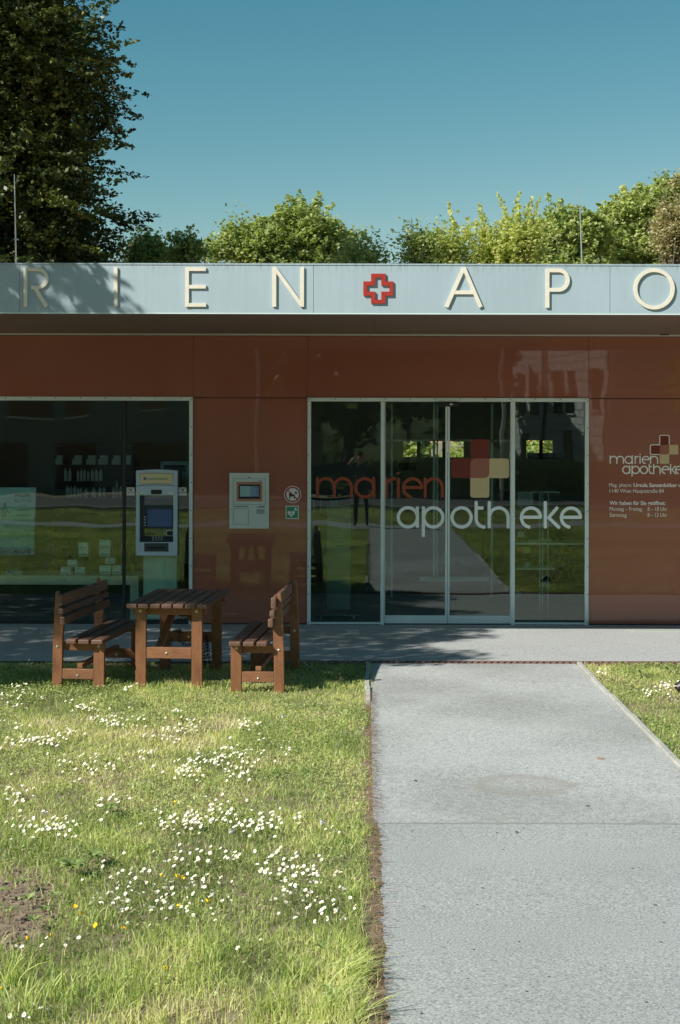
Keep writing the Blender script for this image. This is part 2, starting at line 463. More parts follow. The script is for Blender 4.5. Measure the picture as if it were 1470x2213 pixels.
M['yolk'] = simple('daisy_centre', (.75, .50, .04), .6)
M['butter'] = simple('buttercup_petals', (.85, .58, .02), .35)
M['stem'] = simple('green_stem', (.14, .19, .05), .6)
M['fluff'] = simple('seed_fluff', (.55, .56, .52), .9)
M['plaster'] = simple('grey_plaster', (.30, .29, .26), .85, var=.08, scale=1)
M['win_dark'] = simple('dark_window_pane', (.02, .022, .025), .1)
def mat_shingle():
    m, n, b = newmat('white_shingle_cladding')
    br = n.nodes.new('ShaderNodeTexBrick'); tc = n.nodes.new('ShaderNodeTexCoord'); mp = n.nodes.new('ShaderNodeMapping')
    mp.inputs['Rotation'].default_value = (math.radians(90), 0, 0); lk(n, tc.outputs['Object'], mp.inputs[0]); lk(n, mp.outputs[0], br.inputs['Vector'])
    br.inputs['Color1'].default_value = (.88, .88, .86, 1); br.inputs['Color2'].default_value = (.78, .79, .78, 1); br.inputs['Mortar'].default_value = (.18, .18, .17, 1)
    br.inputs['Scale'].default_value = 1; br.inputs['Brick Width'].default_value = .55; br.inputs['Row Height'].default_value = .42; br.inputs['Mortar Size'].default_value = .025
    lk(n, br.outputs['Color'], b.inputs['Base Color']); b.inputs['Roughness'].default_value = .7; return m
M['shingle'] = mat_shingle()
M['roof'] = simple('red_roof_tiles', (.28, .13, .11), .8, var=.15, scale=3)
M['car'] = simple('dark_car_paint', (.05, .06, .075), .12, .3)
M['tyre'] = simple('tyre_rubber', (.02, .02, .02), .8)
M['skin'] = simple('skin', (.48, .28, .20), .55)
M['jeans'] = simple('dark_clothes', (.02, .022, .03), .85)
M['shirt'] = simple('dark_blue_shirt', (.03, .05, .09), .85)
M['hair'] = simple('dark_hair', (.02, .015, .01), .6)

def text(body, mat, x0, x1, zb, cap, y, parent=None, name='lettering', bold=0.0, th=.002, font_h=.70):
    cu = bpy.data.curves.new('t', 'FONT'); cu.body = body; cu.size = 1.0; cu.extrude = 0.5; cu.offset = bold; cu.resolution_u = 3
    o = bpy.data.objects.new('t', cu); C.objects.link(o)
    dg = bpy.context.evaluated_depsgraph_get(); dg.update()
    me = bpy.data.meshes.new_from_object(o.evaluated_get(dg)); bpy.data.objects.remove(o)
    n = len(me.vertices); co = np.empty(n*3, dtype=np.float32); me.vertices.foreach_get('co', co); co = co.reshape(-1, 3)
    mn, mx = co[:, 0].min(), co[:, 0].max()
    out = np.empty_like(co)
    out[:, 0] = x0 + (co[:, 0]-mn)/(mx-mn)*(x1-x0)
    out[:, 2] = zb + co[:, 1]*(cap/font_h)
    out[:, 1] = y - (co[:, 2]/1.0)*th
    me.vertices.foreach_set('co', out.ravel()); me.update()
    me.materials.clear(); me.materials.append(mat)
    q = bpy.data.objects.new(name, me); C.objects.link(q)
    if parent is not None: child_at_world(q, parent)
    return q

def ptext(body, mat, px0, px1, pyb, capx, Y, parent, name='lettering', bold=0.0):
    a, b = P(px0, pyb, Y), P(px1, pyb, Y)
    return text(body, mat, a.x, b.x, a.z, capx*(D+Y)/F, Y, parent, name, bold)
def wchild(mb, name, mat, parent, **k):
    o = mb.build(name, mat, **k); return child_at_world(o, parent)

# ------------------------------------------------------------------ the setting
def sheet(name, x0, x1, ys, dz, mat, kind='structure', nx=1):
    V = []; Q = []
    xs = np.linspace(x0, x1, nx+1)
    for y in ys:
        for x in xs: V.append((x, y, gz(y)+dz))
    k = nx+1
    for i in range(len(ys)-1):
        for j in range(nx): Q.append((i*k+j, i*k+j+1, (i+1)*k+j+1, (i+1)*k+j))
    o = mesh_np(name, np.array(V), np.array(Q), mat)
    o['kind'] = kind; return o
sheet('ground', -900, 900, [-900, -100, -17.6, -3.3, 0, 100, 1500], -0.012, M['soil'])
Y_EDGE = G(1000, 1436).y                       # lawn and path begin here, pavement behind it
YSEAM = G(1000, 1783).y
DW = .15
sheet('pavement', -12, 14, [Y_EDGE+DW, -1.6, -0.02], 0.004, M['paving'])
sheet('path', 0.05, 2.11, [YSEAM, -6, Y_EDGE-.01], 0.012, M['path'])
# asphalt part of the path with slightly ragged edges
V, Q = [], []
ys = np.linspace(-17.2, YSEAM, 160)
for i, y in enumerate(ys):
    V += [(0.085+RNG.normal(0, .008), y, gz(y)+.008), (2.12+RNG.normal(0, .008), y, gz(y)+.008)]
Q = [(2*i, 2*i+1, 2*i+3, 2*i+2) for i in range(len(ys)-1)]
o = mesh_np('asphalt_path', np.array(V), np.array(Q), M['asphalt']); o['kind'] = 'structure'
sheet('footway', -40, 40, [-19.0, -17.2], 0.004, M['asphalt'])
sheet('road', -60, 60, [-34.0, -25.4], 0.004, M['road'])
# thin dark tar seam between the two surfaces
mb = MB()
for i in range(70):
    x = .05+i*.0297; mb.box(x, x+.0305, YSEAM-.006-abs(RNG.normal(0, .004)), YSEAM+.003+abs(RNG.normal(0, .004)), gz(YSEAM)+.002, gz(YSEAM)+.0135)
o = mb.build('path_seam', simple('seam_tar', (.26, .265, .25), .9)); o['kind'] = 'structure'
def strip(name, x0, x1, ya, yb, z1, mat, n=26, jit=.003):
    mb = MB()
    L = (yb-ya)/n
    for i in range(n):
        y0 = ya+i*L; j = RNG.normal(0, jit)
        mb.box(x0+j, x1+j, y0+.002, y0+L-.002, gz(y0)-.08, gz(y0)+z1+RNG.normal(0, .002))
    o = mb.build(name, mat, bevel=.004); o['kind'] = 'structure'; return o
strip('kerb', 0.005, 0.046, -5.5, Y_EDGE-.02, .028, M['kerb'], 3)
strip('kerb', 2.115, 2.158, -9.9, Y_EDGE-.02, .030, M['kerb'], 7)
strip('kerb', -40, 40, -25.4, -25.2, .1, M['kerb'], 1)

# drain grate line along the pavement edge
dr = empty('drain_channel', (0.9, Y_EDGE, 0), 'rusty slotted drain channel between pavement and gravel path', 'drain')
mb = MB(); z = gz(Y_EDGE)
mb.box(-1.3, 4.6, Y_EDGE-.008, Y_EDGE, z-.03, z+.016); mb.box(-1.3, 4.6, Y_EDGE+DW-.008, Y_EDGE+DW, z-.03, z+.016)
wchild(mb, 'rail', M['rust'], dr)
mb = MB(); x = -1.3
while x < 4.5:
    e = (x, x+.036, x+.076, x+.04)
    n = mb.addv([(e[k], Y_EDGE+(0 if k < 2 else DW-.009), z+.012) for k in range(4)]+[(e[k], Y_EDGE+(0 if k < 2 else DW-.009), z-.01) for k in range(4)])
    for q in ((0,1,2,3), (7,6,5,4), (0,4,5,1), (1,5,6,2), (2,6,7,3), (3,7,4,0)): mb.face([n+i for i in q])
    x += .066
wchild(mb, 'grating', M['rust'], dr)
mb = MB(); mb.box(-1.3, 4.6, Y_EDGE-.002, Y_EDGE+DW-.002, z-.045, z-.028); wchild(mb, 'channel_bed', M['black'], dr)
# steel inspection cover by the wall
a, b = G(1358, 1359.5), G(1358, 1366)
ic = empty('inspection_cover', (a.x+.5, a.y, 0), 'pale steel inspection cover set in the pavement by the right wall', 'manhole cover')
mb = MB(); mb.box(a.x, a.x+1.1, b.y, a.y, -.01, .012); wchild(mb, 'cover_frame', M['kerb'], ic, bevel=.002)
mb = MB(); mb.box(a.x+.04, a.x+1.06, b.y+.04, a.y-.04, -.01, .016); wchild(mb, 'cover_plate', simple('cover_plate', (.40, .45, .42), .5), ic, bevel=.002)

# ------------------------------------------------------------------ the pharmacy building
bld = empty('pharmacy_building', (0, 0, 0), 'single storey pharmacy with orange glass walls and pale metal roof edge', 'building')
YF = -2.90
ZF0, ZF1 = P(790, 676.5, YF).z, P(790, 570.5, YF).z
ZW = P(790, 724, 0).z
XL, XR = -9.0, 9.5
joints = [XL, P(42, 0, YF).x, P(677, 0, YF).x, P(1318, 0, YF).x, XR]
for i in range(4):
    mb = MB(); mb.box(joints[i]+.002, joints[i+1]-.002, YF, YF+.03, ZF0, ZF1-.012)
    wchild(mb, 'fascia_panel', M['fascia'], bld)
mb = MB(); mb.box(XL, XR, YF-.006, YF+.25, ZF1-.012, ZF1+.004)
wchild(mb, 'coping', M['fascia'], bld)
mb = MB(); mb.box(XL, XR, YF+.032, YF+.09, ZF0+.004, ZF1-.014); wchild(mb, 'fascia_core', M['alu_dark'], bld)
mb = MB(); mb.box(XL, XR, YF+.092, 10, ZW+.02, ZF1-.10); wchild(mb, 'roof', M['soffit'], bld)
mb = MB(); sx = [XL, -5.9, -2.9, 0.1, 2.4, 3.53, 6.6, XR]
for i in range(len(sx)-1): mb.box(sx[i]+.002, sx[i+1]-.002, YF+.034, -.125, ZW+.006, ZW+.018)
wchild(mb, 'soffit', M['soffit'], bld)
mb = MB(); mb.box(XL, XR, YF-.002, YF+.034, ZF0-.012, ZF0-.0005); wchild(mb, 'drip_edge', M['alu'], bld)
# rail under the soffit
rl = MB(); 
rl.box(XL, XR, -.12, -.004, ZW+.002, ZW+.055)
rl.box(XL, XR, -.135, -.118, ZW+.045, ZW+.058)
rl.box(XL, XR, -.130, -.0, ZW-.010, ZW-.001)
wchild(rl, 'soffit_rail', M['rail'], bld)
c = P(1436, 719, -.14); mb = MB(); mb.box(c.x-.055, c.x+.055, -.15, -.03, ZW-.006, ZW+.055)
wchild(mb, 'rail_bracket', M['black'], bld, bevel=.004)
# wall panels
g = .4
def panel(px0, py0, px1, py1):
    mb = MB(); mb.pbox(px0+g, py0+g, px1-g, py1-g, 0, .02)
    return wchild(mb, 'wall_panel', M['panel'], bld, bevel=.0015)
for a0, a1 in ((-700, -160), (-160, 417.5), (417.5, 665), (665, 1272.5), (1272.5, 1880), (1880, 2300)): panel(a0, 726.5, a1, 859.5)
panel(417.5, 861, 665, 1347.5); panel(1273, 861, 1880, 1347.5); panel(1880, 861, 2300, 1347.5); panel(-700, 861, -160, 1347.5)
mb = MB(); mb.pbox(-780, 724, 2300, 858, .022, .20); mb.pbox(417, 858, 665.5, 1352, .022, .20); mb.pbox(1273, 858, 2300, 1352, .022, .20); mb.pbox(-780, 858, -160, 1352, .022, .2)
wchild(mb, 'wall_core', simple('panel_backing', (.16, .07, .04), .7), bld)
mb = MB(); mb.pbox(-700, 1347, 2300, 1352, .004, .02); wchild(mb, 'plinth_strip', M['alu_dark'], bld)
# shop window frame and panes
def screws(mb, pts, Y):
    for px, py in pts:
        q = P(px, py, Y); mb.disc((q.x, Y+.001, q.z), .007, (0, -1, 0), .003, 8)
def frame_part(name, rects, scr, Y=-.022):
    mb = MB()
    for r in rects: mb.pbox(*r, Y, Y+.06)
    o = wchild(mb, name, M['alu'], bld, bevel=.0015)
    if scr:
        for k_ in scr:
            s_ = MB(); screws(s_, [k_], Y); q = s_.build('screw', M['atm_dark'], None); q.parent = o
    return o
sc = [(x, 861.3) for x in range(-150, 416, 54)] + [(414, y) for y in range(864, 1350, 60)]
frame_part('window_frame', [(-164, 858.6, 416.5, 866.8), (409, 867.2, 416.5, 1350), (-164, 867.2, -156, 1350)], sc)
mb = MB(); mb.pbox(265.2, 866.5, 271.5, 1349, .0, .05); wchild(mb, 'pane_joint', M['alu_dark'], bld)
mb = MB(); mb.pbox(-158, 1344.5, 409.5, 1350, -.01, .05); wchild(mb, 'window_sill', M['alu_dark'], bld)
def pane(px0, py0, px1, py1, Y=.02, parent=None, th=.006):
    mb = MB(); mb.pbox(px0, py0, px1, py1, Y, Y+th); 
    return wchild(mb, 'window_pane' if parent is None else 'pane', M['glass'], parent or bld)
pane(-157, 867, 265, 1345); pane(271.7, 867, 409, 1345)
# entrance
sc = [(x, 862) for x in range(671, 1270, 54)] + [(667.5, y) for y in range(864, 1350, 60)] + [(1270.5, y) for y in range(864, 1350, 60)]
ef = frame_part('entrance_frame', [(664.8, 859.6, 1273, 867.6), (664.8, 868, 672.2, 1351), (1265, 868, 1273, 1351), (823.2, 868, 830.8, 1351), (1105.2, 868, 1113.4, 1351)], sc)
for a0, a1 in ((672.4, 823), (1113.6, 1264.8)):
    mb = MB(); mb.pbox(a0, 1345, a1, 1349.5, -.012, .045); sl = wchild(mb, 'side_light', M['alu'], bld)
    pane(a0, 868.2, a1, 1345, .02, sl)
for a0, a1, st in ((831.4, 967.2, 'R'), (968.2, 1104.8, 'L')):
    mb = MB(); mb.pbox(a0, 1330, a1, 1347.5, .004, .045)
    if st == 'R': mb.pbox(963, 869, a1, 1329.8, .004, .045); mb.pbox(a0, 869, a0+1.6, 1329.8, .004, .045)
    else: mb.pbox(a0, 869, 972.4, 1329.8, .004, .045); mb.pbox(a1-1.6, 869, a1, 1329.8, .004, .045)
    dd = wchild(mb, 'sliding_door', M['alu'], bld, bevel=.001)
    pane(a0+1.8 if st == 'R' else 972.6, 869, 962.8 if st == 'R' else a1-1.8, 1329.9, .02, dd)
mb = MB(); mb.pbox(672, 1348.8, 1265, 1352, -.02, .07); wchild(mb, 'threshold', M['alu_dark'], bld)
mb = MB(); mb.pbox(943, 868.5, 992, 878, -.05, .0); sn = wchild(mb, 'door_sensor', M['black'], bld, bevel=.004)
q = P(975, 873, -.05); mb = MB(); mb.ball((q.x, -.051, q.z), .014, (1.6, .5, 1)); o = mb.build('sensor_eye', M['steel']); o.parent = sn
# interior shell
mb = MB(); mb.box(-9, 9.5, .21, 9.9, -.01, .006); wchild(mb, 'shop_floor', M['floor'], bld)
mb = MB(); mb.box(-9, 9.5, .21, 9.9, 3.05, 3.10); wchild(mb, 'shop_ceiling', M['ceil'], bld)
YB = 8.6
bz0, bz1 = P(0, 988, YB).z, P(0, 951, YB).z
bx0, bx1 = P(872, 0, YB).x, P(1003, 0, YB).x
bx2, bx3 = P(1138, 0, YB).x, P(1196, 0, YB).x
mb = MB(); mb.box(-9, 9.5, YB, YB+.15, 0, bz0); mb.box(-9, 9.5, YB, YB+.15, bz1, 3.05)
mb.box(-9, bx0, YB, YB+.15, bz0, bz1); mb.box(bx1, bx2, YB, YB+.15, bz0, bz1); mb.box(bx3, 9.5, YB, YB+.15, bz0, bz1)
mb.box(-9, -8.9, .2, YB, 0, 3.05); mb.box(9.4, 9.5, .2, YB, 0, 3.05)
wchild(mb, 'back_wall', M['interior'], bld)
for xx in (P(905, 0, YB).x, P(960, 0, YB).x, P(1170, 0, YB).x):
    mb = MB(); mb.box(xx-.03, xx+.03, YB+.02, YB+.08, bz0, bz1); wchild(mb, 'rear_window_bar', M['alu_dark'], bld)
# inner lobby door frame
mb = MB()
Y2 = 2.6
for r in ((936, 872, 941, 1250), (944, 872, 947, 1250), (1061, 872, 1066, 1290), (908, 1246, 1058, 1256), (845, 872, 849, 1290), (820, 950, 1110, 954)): mb.pbox(*r, Y2, Y2+.05)
wchild(mb, 'lobby_frame', M['alu'], bld)
# fascia letters: one sign, one mesh per letter
sign = empty('fascia_sign', (0, YF-.02, ZF0), 'large raised cream letters with a red cross on the roof edge', 'sign')
YL = YF-.019
def pq(px, py, Y=YL): v = P(px, py, Y); return (v.x, v.z)
def stroke_letter(strokes, wpx, name='letter', mat=None, label=None):
    mb = MB()
    for k, st in enumerate(strokes):
        closed = st[0] == 'c'
        pts = [pq(*p) for p in (st[1:] if closed else st)]
        mb.ribbon(pts, wpx*.92*(D+YL)/F, YL+.0004*k, YL+.014+.0004*k, closed)
    o = wchild(mb, name, mat or M['cream'], sign, bevel=.0015)
    if label: o['label'] = label
    return o
def arc(cx, cy, rx, ry, a0, a1, n=16):
    return [(cx+rx*math.cos(math.radians(a0+(a1-a0)*i/n)), cy-ry*math.sin(math.radians(a0+(a1-a0)*i/n))) for i in range(n+1)]
T, Bm, mid = 583.5, 665, 630
stroke_letter([[(54.5, 580.5), (54.5, Bm)], [(59, T)]+arc(80, 603, 20.5, 19.5, 90, -90)+[(66, 622.5)], [(74, 622), (100, 664)]], 9)
stroke_letter([[(249.5, 578.5), (249.5, 664)]], 8.5)
stroke_letter([[(404, 578.5), (404, 664)], [(408, 582.5), (444.5, 582.5)], [(408, 620.5), (444.5, 620.5)], [(408, 659.8), (445, 659.8)]], 8.5)
stroke_letter([[(592.5, 577.5), (592.5, 663.5)], [(593.5, 580), (652, 661)], [(652.5, 577.5), (652.5, 663.5)]], 9)
stroke_letter([[(964.5, 663.5), (1002, 578)], [(1002, 578), (1039, 663.5)], [(979, 631.5), (1025, 631.5)]], 9)
stroke_letter([[(1183, 579.5), (1183, 664.5)], [(1187, 583.5)]+arc(1207, 604.5, 20, 21, 90, -90)+[(1187, 625.5)]], 9)
stroke_letter([['c']+arc(1413.5, 623, 40.5, 40.5, 0, 345, 46)], 9)
# letters cut off by the photograph's edges are left out; the red outlined cross between the words
def cross_pts(cx, cy, a, b): return [(cx-a, cy-b), (cx-a, cy-a), (cx-b, cy-a), (cx-b, cy+a), (cx-a, cy+a), (cx-a, cy+b), (cx+a, cy+b), (cx+a, cy+a), (cx+b, cy+a), (cx+b, cy-a), (cx+a, cy-a), (cx+a, cy-b)]
oc = [pq(*p) for p in cross_pts(817, 623.5, 15.5, 32.2)]; ic_ = [pq(*p) for p in cross_pts(817, 623.5, 6.6, 24)]
mb = MB(); nA = len(oc)
A = mb.addv([(x, YL, z) for x, z in oc]); Bq = mb.addv([(x, YL, z) for x, z in ic_]); A2 = mb.addv([(x, YL+.015, z) for x, z in oc]); B2 = mb.addv([(x, YL+.015, z) for x, z in ic_])
for i in range(nA):
    j = (i+1) % nA
    mb.face([A+i, A+j, Bq+j, Bq+i]); mb.face([A2+i, B2+i, B2+j, A2+j]); mb.face([A+i, A2+i, A2+j, A+j]); mb.face([Bq+i, Bq+j, B2+j, B2+i])
o = wchild(mb, 'cross', M['red'], sign); o['label'] = 'red outlined cross emblem'

# ------------------------------------------------------------------ pharmacy logo lettering
def logo_letters(parent, glyphs, wpx, mat, Y, name):
    mb = MB(); k = 0
    for st in glyphs:
        closed = st[0] == 'c'
        pts = [pq(p[0], p[1], Y) for p in (st[1:] if closed else st)]
        yy = Y - .00025*k; k = (k+1) % 5
        mb.ribbon(pts, wpx*(D+Y)/F, yy-.0012, yy, closed, rnd=not closed)
    return wchild(mb, name, mat, parent)
def g_circle(cx, cy, r): return ['c']+arc(cx, cy, r, r, 0, 350, 35)
def g_arch(x1, x2, top, base, ctr=None):
    r = (x2-x1)/2; ry = min(r, (base-top)*.75)
    return arc((x1+x2)/2, top+ry, r, ry, 180, 0, 18)+[(x2, base)]
def g_e(cx, cy, r, end=-98): return arc(cx, cy, r, r, 3, 360+end, 30)
def word_marien(m1, m2, m3, acx, astem, rx, rend, ix, ecx, n1, n2, top, base, dot):
    cy = (top+base)/2; r = (base-top)/2
    return [[(m1, base), (m1, top-1)], g_arch(m1, m2, top, base), g_arch(m2, m3, top, base), g_circle(acx, cy, r), [(astem, top-2), (astem, base+1)],
            [(rx, base), (rx, top-1)], arc(rx+r*.85, top+r*.9, r*.85, r*.9, 180, 82, 8), [(ix, base), (ix, top)],
            [(ix, dot-.3), (ix, dot+.9)], g_e(ecx, cy, r), [(ecx-r+1, cy-.8), (ecx+r+.3, cy-.8)], [(n1, base), (n1, top-1)], g_arch(n1, n2, top, base)]
def word_apo(acx, astem, pstem, pcx, ocx, tx, tend, h1, h2, ecx, kx, kend, e2, top, base, asc, desc):
    cy = (top+base)/2; r = (base-top)/2
    def e(c): return [g_e(c, cy, r), [(c-r+1, cy-.8), (c+r+.6, cy-.8)]]
    return [g_circle(acx, cy, r), [(astem, top-1), (astem, base)], g_circle(pcx, cy, r), [(pstem, top-1), (pstem, desc)], g_circle(ocx, cy, r),
            [(tx, asc), (tx, base-r*.85)]+arc(tx+r*.85, base-r*.85, r*.85, r*.85, 180, 272, 8), [(tx, top+.3), (tx+r*.68, top+.3)],
            [(h1, base+1), (h1, asc)], g_arch(h1, h2, top, base+1), *e(ecx), [(kx, base+1), (kx, asc)], [(kx+r*.36, cy), (kend-r*.2, top-1)], [(kx+r*.30, cy-1), (kend, base+1)], *e(e2)]
Y0 = .019
wl = empty('window_lettering', (0, Y0, 1), 'large adhesive logo lettering on the entrance doors and side panes', 'window decal')
logo_letters(wl, word_marien(686.5, 723, 760, 789, 808, 835.2, 851, 861.3, 892, 919.2, 956.5, 1034.3, 1074, 1022), 6.4, M['orange_film'], Y0, 'marien_word')
logo_letters(wl, word_apo(882, 902.5, 915.5, 937, 998, 1029.6, 1047, 1057.8, 1098.8, 1148, 1179, 1209, 1234.5, 1097, 1138.5, 1084, 1158.5), 7, M['white_film'], Y0, 'apotheke_word')
def rrect(x0, y0, x1, y1, r, corners='abcd'):      # a tl, b tr, c br, d bl
    out = []
    for k, (cx, cy, a0) in zip('bcda', ((x1, y0, 90), (x1, y1, 0), (x0, y1, -90), (x0, y0, 180))):
        if k in corners:
            ccx = cx-r if k in 'bc' else cx+r; ccy = cy+r if k in 'ab' else cy-r
            out += arc(ccx, ccy, r, r, a0, a0-90, 6)
        else: out.append((cx, cy))
    return out
def film(parent, polys, mat, Y, name, th=.001):
    mb = MB()
    for p in polys: mb.prism([pq(q[0], q[1], Y) for q in reversed(p)], Y-th, Y)
    return wchild(mb, name, mat, parent)
def lcross(parent, x, y, Y, outline=False):
    x0, x1, x2, x3 = x; y0, y1, y2, y3 = y; r = (x1-x0)*.13
    rd = arc(x2-r, y0+r, r, r, 90, 0, 6)+arc(x2-r*2, y2-r*2, r*2, r*2, 0, -90, 6)+arc(x0+r, y2-r, r, r, -90, -180, 6)+arc(x0+r, y1+r, r, r, 180, 90, 6)+[(x1, y1)]+arc(x1+r, y0+r, r, r, 180, 90, 6)
    cm = arc(x3-r, y1+r, r, r, 90, 0, 6)+arc(x3-r, y2-r, r, r, 0, -90, 6)+[(x2, y2)]+arc(x2-r, y3-r, r, r, 0, -90, 6)+arc(x1+r, y3-r, r, r, -90, -180, 6)+arc(x1+r*2, y1+r*2, r*2, r*2, 180, 90, 6)
    ov = arc(x1+r*2, y1+r*2, r*2, r*2, 180, 90, 6)+[(x2, y1)]+arc(x2-r*2, y2-r*2, r*2, r*2, 0, -90, 6)+[(x1, y2)]
    film(parent, [rd], M['dark_red'], Y, 'red_corner')
    film(parent, [cm], M['cream_film'], Y-.0014, 'cream_corner'); film(parent, [ov], M['salmon_film'], Y-.0028, 'overlap_square')
    if outline:
        mb = MB(); pts = [pq(p[0], p[1], Y) for p in rd]; mb.ribbon(pts, .011, Y-.0013, Y-.0003, True); wchild(mb, 'outline', M['white_print'], parent)
lcross(wl, (975, 1016.8, 1058, 1100.8), (949, 990.4, 1032.6, 1075), Y0)
ws = empty('wall_lettering', (P(1390, 0, 0).x, 0, 1.4), 'printed pharmacy logo and opening hours on the right orange panel', 'wall sign')
Y1 = -.0005
logo_letters(ws, word_marien(1319, 1333.6, 1347.6, 1358.8, 1366.6, 1373, 1381, 1383.6, 1396, 1406.3, 1421.4, 985, 1000.4, 980.2), 2.5, M['white_print'], Y1, 'marien_word')
logo_letters(ws, word_apo(1354, 1361, 1366.3, 1374, 1391.8, 1403.4, 1410, 1413, 1427, 1438.8, 1449.6, 1461, 1468, 1006.5, 1022, 1002, 1027.6), 2.6, M['white_print'], Y1, 'apotheke_word')
lcross(ws, (1405.6, 1426, 1446.6, 1466.2), (939.4, 960, 980.8, 1001), Y1, True)
def wtext(b, x0, x1, yb, bold=0, nm='text_line'): return ptext(b, M['white_print'], x0, x1, yb, 8.2, Y1, ws, nm, bold)
wtext('Mag. pharm.', 1317, 1366.5, 1051); wtext('Ursula Sansenböker', 1369.6, 1463.9, 1051, .022); wtext('e', 1466.3, 1470.5, 1051)
wtext('1140 Wien', 1317.8, 1364.3, 1063.6); wtext('Hauptstraße 84', 1368.8, 1435, 1063.6)
wtext('Wir haben für Sie geöffnet:', 1317.8, 1438.6, 1089.7, .018)
wtext('Montag – Freitag', 1318, 1388.3, 1102.6); wtext('8 – 18 Uhr', 1400, 1442.6, 1102.6)
wtext('Samstag', 1318, 1354.8, 1115.6); wtext('8 – 12 Uhr', 1400, 1442.6, 1115.6)

# ------------------------------------------------------------------ wall signs
q = P(632.9, 1068.9, 0)
nd = empty('no_dogs_sign', q, 'round white sign with red ring and crossed-out black dog', 'sign')
mb = MB(); mb.disc((q.x, -.001, q.z), 18.5/S, (0, -1, 0), .004, 48); wchild(mb, 'sign_plate', M['sign_white'], nd)
mb = MB(); mb.ribbon([(q.x+15.3/S*math.cos(a*math.pi/24), q.z+15.3/S*math.sin(a*math.pi/24)) for a in range(48)], 3.1/S, -.0072, -.0052, True)
mb.ribbon([(q.x-10.6/S, q.z+9.4/S), (q.x+11.3/S, q.z-11.4/S)], 2.4/S, -.0078, -.0056); wchild(mb, 'red_ring', M['sign_red'], nd)
ZD = lambda pts: [((480+x/7.737), (1000+y/7.737)) for x, y in pts]
film(nd, [ZD([(1115, 505), (1128, 520), (1140, 512), (1185, 520), (1225, 545), (1222, 600), (1208, 600), (1200, 566), (1150, 566), (1138, 604), (1122, 604), (1128, 560), (1120, 535)]),
          ZD([(1210, 492), (1226, 500), (1232, 472), (1244, 492), (1266, 504), (1248, 522), (1224, 520)])], M['black'], -.0053, 'dog_pictogram', .0012)
q = P(632, 1107.8, 0)
ad = empty('defibrillator_sign', q, 'green square defibrillator sign with white heart and cross', 'sign')
film(ad, [rrect(618, 1093.6, 646.2, 1122, .8)], M['sign_white'], -.001, 'sign_plate', .004)
film(ad, [rrect(619.8, 1095.4, 644.4, 1120.2, .5)], M['green_sign'], -.0052, 'green_field', .001)
hp = []
for i in range(40):
    t = i/40*2*math.pi; hp.append((630+8.0*math.sin(t)**3, 1110.2-(13*math.cos(t)-5*math.cos(2*t)-2*math.cos(3*t)-math.cos(4*t))*.47))
film(ad, [hp], M['sign_white'], -.0064, 'heart', .001)
film(ad, [[(631.5, 1106.5), (627.8, 1111), (630.2, 1111), (628.8, 1114.2), (632.8, 1109.6), (630.4, 1109.6)]], M['green_sign'], -.0076, 'lightning_flash', .001)
film(ad, [cross_pts(639.4, 1101.2, 1.2, 3.6)], M['sign_white'], -.0064, 'cross', .001)

# ------------------------------------------------------------------ wall terminal
tq = P(538.6, 1142, 0)
tm = empty('wall_terminal', tq, 'grey wall terminal with a small screen, hatch and speaker grille', 'terminal')
mb = MB(); mb.pbox(496.2, 1022.6, 581.6, 1142.8, -.03, .0); wchild(mb, 'housing', M['white_metal'], tm, bevel=.002)
def outline(parent, x0, y0, x1, y1, Y, wpx, mat, name):
    mb = MB(); mb.ribbon([pq(x0, y0, Y), pq(x1, y0, Y), pq(x1, y1, Y), pq(x0, y1, Y)], wpx/S, Y-.0015, Y, True); return wchild(mb, name, mat, parent)
seam = simple('panel_seam', (.16, .19, .18), .6)
outline(tm, 504.6, 1035, 573.8, 1090.6, -.031, .6, seam, 'front_plate_seam')
film(tm, [rrect(511.7, 1042, 567.2, 1084, .6)], M['salmon_panel'], -.031, 'screen_surround', .003)
film(tm, [rrect(516.6, 1047.6, 562.2, 1078.6, .8)], M['black'], -.0345, 'screen_bezel', .004)
film(tm, [rrect(519.2, 1051, 541, 1073.6, .3)], M['display'], -.0387, 'screen', .0012)
film(tm, [rrect(541, 1051, 559.8, 1073.6, .3)], M['display2'], -.0387, 'screen', .0012)
film(tm, [rrect(552+2*(i % 2), 1053.6+i*4.4, 559, 1054.8+i*4.4, .1) for i in range(4)], M['atm_dark'], -.0402, 'screen_menu', .0006)
film(tm, [rrect(504.6, 1094.4, 537.4, 1095.7, .1)], M['black'], -.031, 'card_slot', .002)
dd = outline(tm, 504.6, 1100, 537.4, 1133.6, -.031, .6, seam, 'hatch_seam')
hq = P(508.2, 1116.6, -.031); mb = MB(); mb.disc((hq.x, -.031, hq.z), .012, (0, -1, 0), .006, 14); wchild(mb, 'hatch_lock', M['steel'], tm)
film(tm, [rrect(555.2+j*2.2, 1100.8+i*2.2, 556.5+j*2.2, 1102.1+i*2.2, .1) for i in range(5) for j in range(8)], M['atm_dark'], -.031, 'speaker_grille', .001)
hq = P(539, 1032, -.031); mb = MB(); mb.disc((hq.x, -.031, hq.z), .009, (0, -1, 0), .004, 12); wchild(mb, 'camera_eye', M['atm_dark'], tm)
mb = MB(); mb.ribbon([pq(555, 1095, -.031), pq(558, 1097.5, -.031), pq(560, 1096, -.031)], .8/S, -.0325, -.031); 
for i in range(9): mb.pbox(560.5+i*1.4, 1094.3, 561.5+i*1.4, 1097, -.0325, -.031)
for i in range(6): mb.pbox(558.6+i*1.4, 1038.8, 559.5+i*1.4, 1040.4, -.0325, -.031)
wchild(mb, 'maker_mark', M['atm_dark'], tm)

